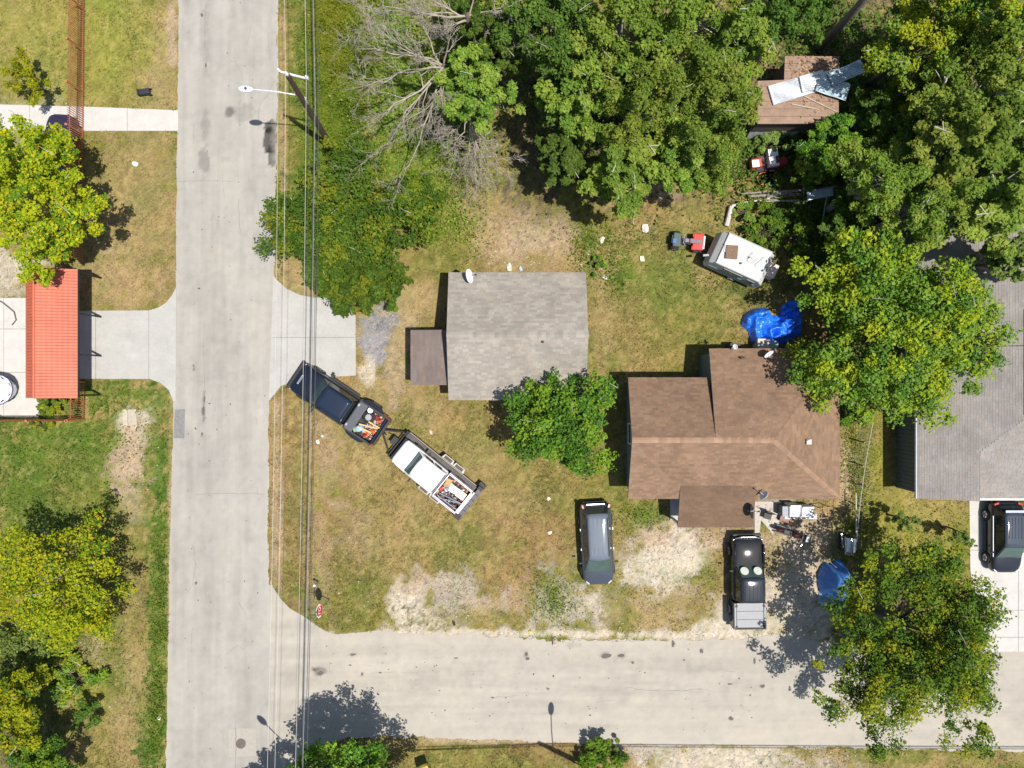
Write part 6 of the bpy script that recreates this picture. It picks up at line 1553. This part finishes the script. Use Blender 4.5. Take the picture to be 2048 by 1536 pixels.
tree("young_tree", "young tree on the right lawn left of the other sapling", "tree", 1806, 1042, 26, 2.9, 'p', 23, 12, 50, .16, .4, cr=(.22, .34), trunk_off=(-.1, .1))
tree("young_tree", "young tree on the right lawn next to the white driveway", "tree", 1921, 1068, 25, 2.9, 'p', 24, 12, 50, .16, .4, cr=(.22, .34))
tree("bush", "weedy bush against the right corner of the brown house", "bush", 1716, 828, 34, 1.1, 'g', 25, 12, 60, .2, .45)
tree("bush", "yellow green hedge under the south end of the red carport", "bush", 100, 812, 32, .9, 'y', 26, 16, 60, .18, .3, (1.0, .55))
tree("bush", "reddish dry bush at the corner of the iron fence by the carport", "bush", 146, 815, 18, .8, 'p', 27, 8, 50, .16, .4, (.8, 1.0))
tree("bush", "tiny yellow green bush at the iron fence foot", "bush", 86, 848, 26, .45, 'y', 28, 8, 50, .16, .4, (1.2, .5))
tree("bush", "dark bush leaning over the street beside the thicket", "bush", 548, 458, 14, 1.2, 'd', 29, 6, 50, .2, .4, (.8, 1.2))
tree("bush", "bright green weeds beside the grey house back corner", "bush", 1196, 530, 18, .7, 'g', 30, 8, 60, .2, .4, (.8, 1.2))
tree("bush", "spiky pale grass clump below the shed", "bush", 1543, 284, 30, 1.2, 'p', 31, 12, 70, .34, .4, (1.1, .8))
tree("bush", "leafy bush between the white camper and the lumber pile", "bush", 1530, 462, 46, 1.3, 'g', 32, 16, 70, .22, .5)
tree("bush", "dark bush at the right end of the white camper", "bush", 1590, 480, 40, 2.0, 'g', 33, 14, 70, .24, .45)
tree("bush", "low green weeds north of the thick pale pipe", "bush", 1490, 425, 26, .8, 'o', 34, 10, 60, .2, .5)
# the wood: a few built trees, then copies
WOOD = [  # px, py, r, H, kind, label
    (965, 185, 74, 8.5, 'o', "green tree touching the right side of the bare tree"),
    (990, 95, 60, 8.0, 'd', "dark tree behind the second bare tree at the top"),
    (1110, 55, 92, 10.5, 'd', "dark green tree at the top edge right of the bare branches"),
    (1245, 70, 106, 11.5, 'o', "large green tree at the top edge middle of the wood"),
    (1380, 55, 104, 11.5, 'o', "large green tree at the top edge left of the shed clearing"),
    (1468, 104, 68, 10.0, 'o', "green tree overhanging the left corner of the brown shed"),
    (1165, 180, 84, 9.5, 'o', "green tree above the dark gap in the wood"),
    (1285, 200, 94, 10.5, 'o', "broad green tree in the middle of the wood"),
    (1412, 215, 94, 10.5, 'o', "broad green tree left of the brown shed"),
    (1128, 322, 56, 6.5, 'd', "small dark tree at the edge of the reddish dirt"),
    (1238, 348, 78, 8.0, 'o', "green tree at the south edge of the wood over the dirt shadow"),
    (1352, 300, 78, 8.5, 'o', "green tree north of the red quad bike"),
    (1424, 312, 66, 8.5, 'o', "green tree left of the riding mower"),
    (1588, 22, 72, 10.0, 'd', "dark tree at the top edge above the shed"),
    (1855, 70, 108, 9.5, 'y', "yellow green tree at the top right of the wood"),
    (1985, 40, 100, 12.5, 'y', "yellow green tree in the top right corner"),
    (1856, 180, 62, 6.5, 'y', "smaller yellow green tree right of the metal sheets"),
    (1955, 175, 108, 11.5, 'o', "broad tree on the right edge below the corner tree"),
    (1752, 236, 56, 4.6, 'd', "dark low tree right of the shed wall"),
    (1672, 292, 58, 4.4, 'g', "bright green tree just below the brown shed"),
    (1800, 300, 74, 7.0, 'd', "dark green tree in the middle of the right wood"),
    (1900, 300, 92, 10.5, 'o', "green tree above the right house roof"),
    (2020, 300, 84, 10.5, 'o', "green tree cut by the right edge of the picture"),
    (1622, 336, 34, 3.6, 'g', "small green tree right of the dark red drum"),
    (1742, 372, 82, 8.5, 'o', "olive tree right of the lumber pile"),
    (1852, 415, 84, 9.0, 'o', "olive tree above the huge yellow green tree"),
    (1975, 415, 92, 10.0, 'o', "tree overhanging the north end of the right house"),
    (2010, 520, 48, 8.0, 'p', "loose pale branch crown over the right grey roof"),
    (1692, 440, 52, 4.2, 'd', "dark shaded tree behind the bluish pole"),
    (1050, 12, 60, 9.0, 'o', "green tree at the top edge between bare branches"),
    (930, 30, 50, 7.0, 'd', "dark undergrown tree beneath the bare branches at the top"),
]
proto = {}
cnt = {}
for i, (px, py, r, H, kd, lab) in enumerate(WOOD):
    key = (kd, cnt.get(kd, 0) % (4 if kd == 'o' else 2)); cnt[kd] = cnt.get(kd, 0) + 1
    hc = H * .66; x, y = W(px, py, hc); rad = r * (1 - hc / CAM_H) / PPM
    if key not in proto:
        t = tree("wood_tree", lab, "tree", px, py, r, H, kd, 100 + i, 46, 130, .26, .40, (1.05, .98), "trees of the wood", bark=M_barkpale if kd in 'op' else M_bark, hcf=.66, rzf=.32, cr=(.17, .30), low=-.3, limbs=14, flat=.7)
        proto[key] = (t, rad, H)
    else:
        p, r0, H0 = proto[key]; t = copy_tree(p); t["label"] = lab; t.location = (x, y, 0); t.rotation_euler = (0, 0, i * 1.37)
        t.scale = (rad / r0, rad / r0, H / H0)
# tall pine whose trunk leans out of the picture, crown above the frame
t = thing("wood_tree", "tall bare grey trunk rising out of the top edge beyond the shed", "tree", (*W(1636, 100), 0), 0, "trees of the wood")
b = MB(); b.tube([(0, 0, 0), (.05, .05, 5), (.0, .1, 12.5)], [.26, .22, .12], 10); b.build("trunk", mat("pine_bark", (.17, .145, .13), .9, var=.25), t, True)
ctr, crs, C, Nn, S, Co = crown_arrays(77, 1.9, 1.9, 1.9, 30, 90, .26, 'd', .3); C += np.array((0, 0, 12.6)); V, T, Cc = leaves(C, Nn, S, Co); obj_np("crown", mesh_np("crown", V, tris=T, col=Cc), M_leaf, t)

# ---- bare trees
def bare_tree(label, px, py, hub_h, targets, seed, thick=.10, twigs=26, m=None, levels=3, spread=.34, group="bare leafless trees"):
    x, y = W(px, py, hub_h); t = thing("bare_tree", label, "bare tree", (x, y, 0), 0, group); rr = random.Random(seed); m = m or M_deadwood
    b = MB(); b.tube([(.2, -.1, -.1), (.1, 0, hub_h * .5), (0, 0, hub_h)], [thick * 2.0, thick * 1.6, thick * 1.2], 9); b.build("trunk", M_bark, t, True)
    br = MB(); tw = MB()
    def grow(p, q, r0, lv):
        L_ = (q - p).length; n = 5; pts = [p]
        for i in range(1, n + 1):
            k = p.lerp(q, i / n) + Vector((rr.uniform(-1, 1), rr.uniform(-1, 1), rr.uniform(-.6, .8))) * L_ * .045
            pts.append(k)
        rad = [r0 * (1 - .78 * i / n) for i in range(n + 1)]
        (br if lv < 2 else tw).tube(pts, rad, 6 if lv == 0 else 4 if lv == 1 else 3, cap=False)
        if lv >= levels: return
        kids = (7, 7, 5, 0)[lv]
        for j in range(kids):
            f = rr.uniform(.22, 1.0); i = min(n - 1, int(f * n)); s = pts[i].lerp(pts[i + 1], f * n - i)
            d = (q - p).normalized(); a = Vector((rr.uniform(-1, 1), rr.uniform(-1, 1), rr.uniform(-.55, .8)))
            dirn = (d * rr.uniform(.55, 1.1) + a * rr.uniform(.5, .95)).normalized()
            grow(s, s + dirn * L_ * rr.uniform(.26, .55), max(.010, rad[i] * .62), lv + 1)
    for tx, ty, th, k in targets:
        e = P(tx, ty, th) - Vector((x, y, 0)); grow(Vector((0, 0, hub_h * rr.uniform(.85, 1.0))), e, thick * k, 0)
    br.build("limb", m, t, True); o = tw.build("twigs", m, t); o["kind"] = "stuff"
    return t
bare_tree("grey leafless tree with limbs spread over the green weeds", 888, 130, 5.6, [(735, 165, 6.2, .7), (772, 235, 5.8, .8), (770, 290, 5.0, .6), (822, 330, 5.0, .7), (875, 225, 5.4, .5), (885, 240, 6, .5), (720, 95, 6.5, .6), (790, 90, 7.2, .7), (840, 40, 7.0, .7), (905, 60, 7.5, .6), (945, 165, 6.0, .5), (750, 60, 6.2, .5)], 5, .10)
bare_tree("pale leafless tree with long limbs at the top edge", 935, 28, 6.8, [(850, -10, 7.5, .7), (885, 55, 6.8, .8), (760, 18, 7.0, .7), (715, 22, 6.5, .5), (1010, 20, 7.8, .7), (1080, 22, 7.4, .6), (960, -60, 8, .6), (840, 78, 6.2, .5), (990, 70, 6.2, .5)], 9, .10)
bare_tree("drooping grey dead branches over the shaded dirt", 940, 235, 4.8, [(905, 300, 3.8, .6), (930, 350, 3.0, .6), (960, 380, 2.4, .6), (985, 365, 2.6, .6), (1000, 330, 3.0, .5), (880, 275, 4.2, .5), (950, 320, 3.6, .7), (975, 290, 3.8, .5)], 15, .07, spread=.5)

# ---------------------------------------------------------------- ground cover
def in_paved(px, py):
    r = np.zeros(px.shape, bool)
    for p in PAVED: r |= pip(px, py, p)
    return r
ROOFS = [[(897, 545), (1172, 545), (1172, 800), (897, 800)], [(1262, 760), (1420, 760), (1420, 700), (1675, 700), (1675, 1000), (1262, 990)]]
def scatter(n, x0, x1, y0, y1):
    px = rng.uniform(x0, x1, n); py = rng.uniform(y0, y1, n)
    k = ~in_paved(px, py)
    for p in ROOFS: k &= ~pip(px, py, p)
    return px[k], py[k]
px, py = scatter(330000, -40, 2090, -40, 1576)
C = ground_col(px, py); green = C[:, 1] / (C[:, 0] + 1e-6); lum = C.sum(1)
n3 = fbm(px / 40, py / 40, 3)
keep = rng.random(len(px)) < np.clip(1.25 - lum * 1.15, .05, .95) * np.clip(.35 + (n3 - .4) * 3, .12, 1)
px, py, C, green = px[keep], py[keep], C[keep], green[keep]
x = (px - 1024) / 32; y = (768 - py) / 32; n = len(x)
h = rng.uniform(.03, .12, n) * np.where(green > 1.1, 1.5, 1.0) * (.6 + fbm(px / 90 + 5, py / 90, 3))
V = []; T = []; K = []
for j in range(2):
    a = rng.uniform(0, 2 * np.pi, n); w = rng.uniform(.012, .035, n); l = rng.uniform(.3, 1.3, n) * h
    dx, dy = np.cos(a), np.sin(a); ox = rng.normal(0, .03, n); oy = rng.normal(0, .03, n)
    v0 = np.stack([x + ox - dy * w, y + oy + dx * w, np.full(n, -.005)], 1); v1 = np.stack([x + ox + dy * w, y + oy - dx * w, np.full(n, -.005)], 1); v2 = np.stack([x + ox + dx * l, y + oy + dy * l, h], 1)
    V.append(np.stack([v0, v1, v2], 1).reshape(-1, 3)); K.append(np.repeat(C * rng.uniform(.6, 1.6, (n, 1)) * (1 + rng.normal(0, .06, (n, 3))), 3, 0).clip(.005, .7))
V = np.concatenate(V); T = np.arange(len(V)).reshape(-1, 3)
M_grass = mat("grass_blade", attr=True, rough=.7, var=.0, spec=.2)
tag(obj_np("grass", mesh_np("grass", V, tris=T, col=np.concatenate(K)), M_grass), "short dry grass tufts over the yards", kind="stuff")
# broad-leaved weeds and wood undergrowth
def weeds(name, label, zones, pal, ls, hmax, seed):
    g = np.random.default_rng(seed); Cs = []; Ns = []; Ss = []; Co = []; P_ = np.array(PAL[pal])
    for cx, cy, rx, ry, n in zones:
        u = g.normal(size=(n, 2)) * .5; px = cx + u[:, 0] * rx; py = cy + u[:, 1] * ry
        k = ~in_paved(px, py)
        for p in ROOFS: k &= ~pip(px, py, p)
        px, py = px[k], py[k]; m = len(px)
        hh = np.clip(fbm(px / 28 + seed, py / 28, 3) - .28, 0, 1) * 2 * hmax
        z = .03 + hh * g.random(m) ** .5
        Cs.append(np.stack([(px - 1024) / 32, (768 - py) / 32, z], 1)); Ns.append(g.normal(size=(m, 3)) * .5 + np.array((0, 0, .8))); Ss.append(ls * g.uniform(.5, 1.4, m))
        t = fbm(px / 60 + 3 * seed, py / 60, 3); ki = (t * 1.6 * (len(P_) - 1) - .4 + g.normal(0, .5, m)).round().astype(int).clip(0, len(P_) - 1); Co.append(P_[ki] * g.uniform(.75, 1.2, (m, 1)))
    V, T, Cc = leaves(np.concatenate(Cs), np.concatenate(Ns), np.concatenate(Ss), np.concatenate(Co))
    tag(obj_np(name, mesh_np(name, V, tris=T, col=Cc), M_leaf), label, kind="stuff")
strip_z = [(650, y, 42, 50, 1700) for y in range(-20, 330, 38)] + [(700, y, 50, 60, 1300) for y in range(-20, 330, 50)]
weeds("weeds", "tall yellow green weeds filling the strip along the cables", strip_z, 'w', .13, .5, 3)
weeds("weeds", "green weeds and vines under the bare trees", [(780, 60, 70, 90, 2200), (790, 200, 90, 110, 3200), (850, 290, 110, 80, 3200), (880, 150, 90, 120, 2200), (850, 370, 70, 50, 1500), (1000, 60, 110, 90, 2600), (760, 320, 80, 60, 1800), (900, 440, 50, 50, 500)], 'o', .17, .6, 4)
weeds("undergrowth", "dark undergrowth on the shaded wood floor", [(1150, 150, 180, 180, 5200), (1330, 200, 230, 180, 5200), (1480, 300, 90, 110, 2200), (1620, 60, 120, 100, 2400), (1750, 150, 120, 160, 3600), (1880, 250, 220, 220, 6500), (1730, 340, 140, 130, 3800), (1600, 300, 90, 60, 2000), (1850, 450, 200, 90, 3800), (1650, 500, 80, 70, 1800), (1600, 430, 80, 50, 1500)], 'd', .20, .8, 5)
weeds("weeds", "scattered green weeds in the yards", [(1215, 540, 40, 60, 350), (1110, 1200, 50, 50, 450), (1270, 1030, 50, 24, 260), (1700, 900, 24, 130, 700), (1720, 1000, 22, 110, 600), (260, 870, 70, 60, 200), (322, 1200, 16, 240, 900), (310, 1440, 20, 150, 700), (1500, 420, 70, 50, 700), (1440, 560, 60, 30, 300), (1560, 560, 60, 40, 500), (1160, 500, 30, 60, 400), (560, 470, 10, 120, 300), (220, 800, 90, 30, 200), (100, 930, 160, 140, 1400), (1830, 1130, 120, 90, 900), (1700, 1060, 30, 60, 300), (1250, 470, 140, 60, 600), (930, 470, 60, 60, 500), (60, 1380, 110, 130, 1600), (150, 1290, 80, 60, 600)], 'g', .11, .22, 6)
# pebbles and rubble
b = MB()
for cx, cy, rx, ry, n in ((900, 1200, 70, 45, 130), (1130, 1215, 70, 50, 130), (1050, 500, 110, 40, 120), (270, 940, 34, 60, 70), (200, 470, 40, 50, 50), (1330, 1120, 80, 70, 80), (1440, 1515, 180, 26, 90), (1650, 1520, 110, 30, 60), (780, 660, 60, 60, 40), (1200, 500, 60, 70, 30), (1300, 1260, 160, 20, 60), (150, 1290, 40, 40, 50), (240, 1330, 40, 140, 40), (700, 1100, 60, 180, 40), (150, 230, 30, 30, 40)):
    for k in range(n):
        px, py = random.gauss(cx, rx * .55), random.gauss(cy, ry * .55); s = random.uniform(.025, .075); c = random.uniform(.75, 1.15); b.cur = (.36 * c, .31 * c, .25 * c)
        b.blob((*W(px, py), s * .25), (s, s * .75, s * .5), 5, 3, .25)
tag(b.build("gravel", mat("gravel_stone", attr=True, rough=.9, var=.15), None, col=True), "pale loose stones scattered on the bare ground", kind="stuff")
b = MB()
for px, py in [(137, y) for y in range(6, 300, 21)]:
    b.blob((*W(px + random.uniform(18, 24), py), .05), (.10, .09, .07), 7, 4, .25)
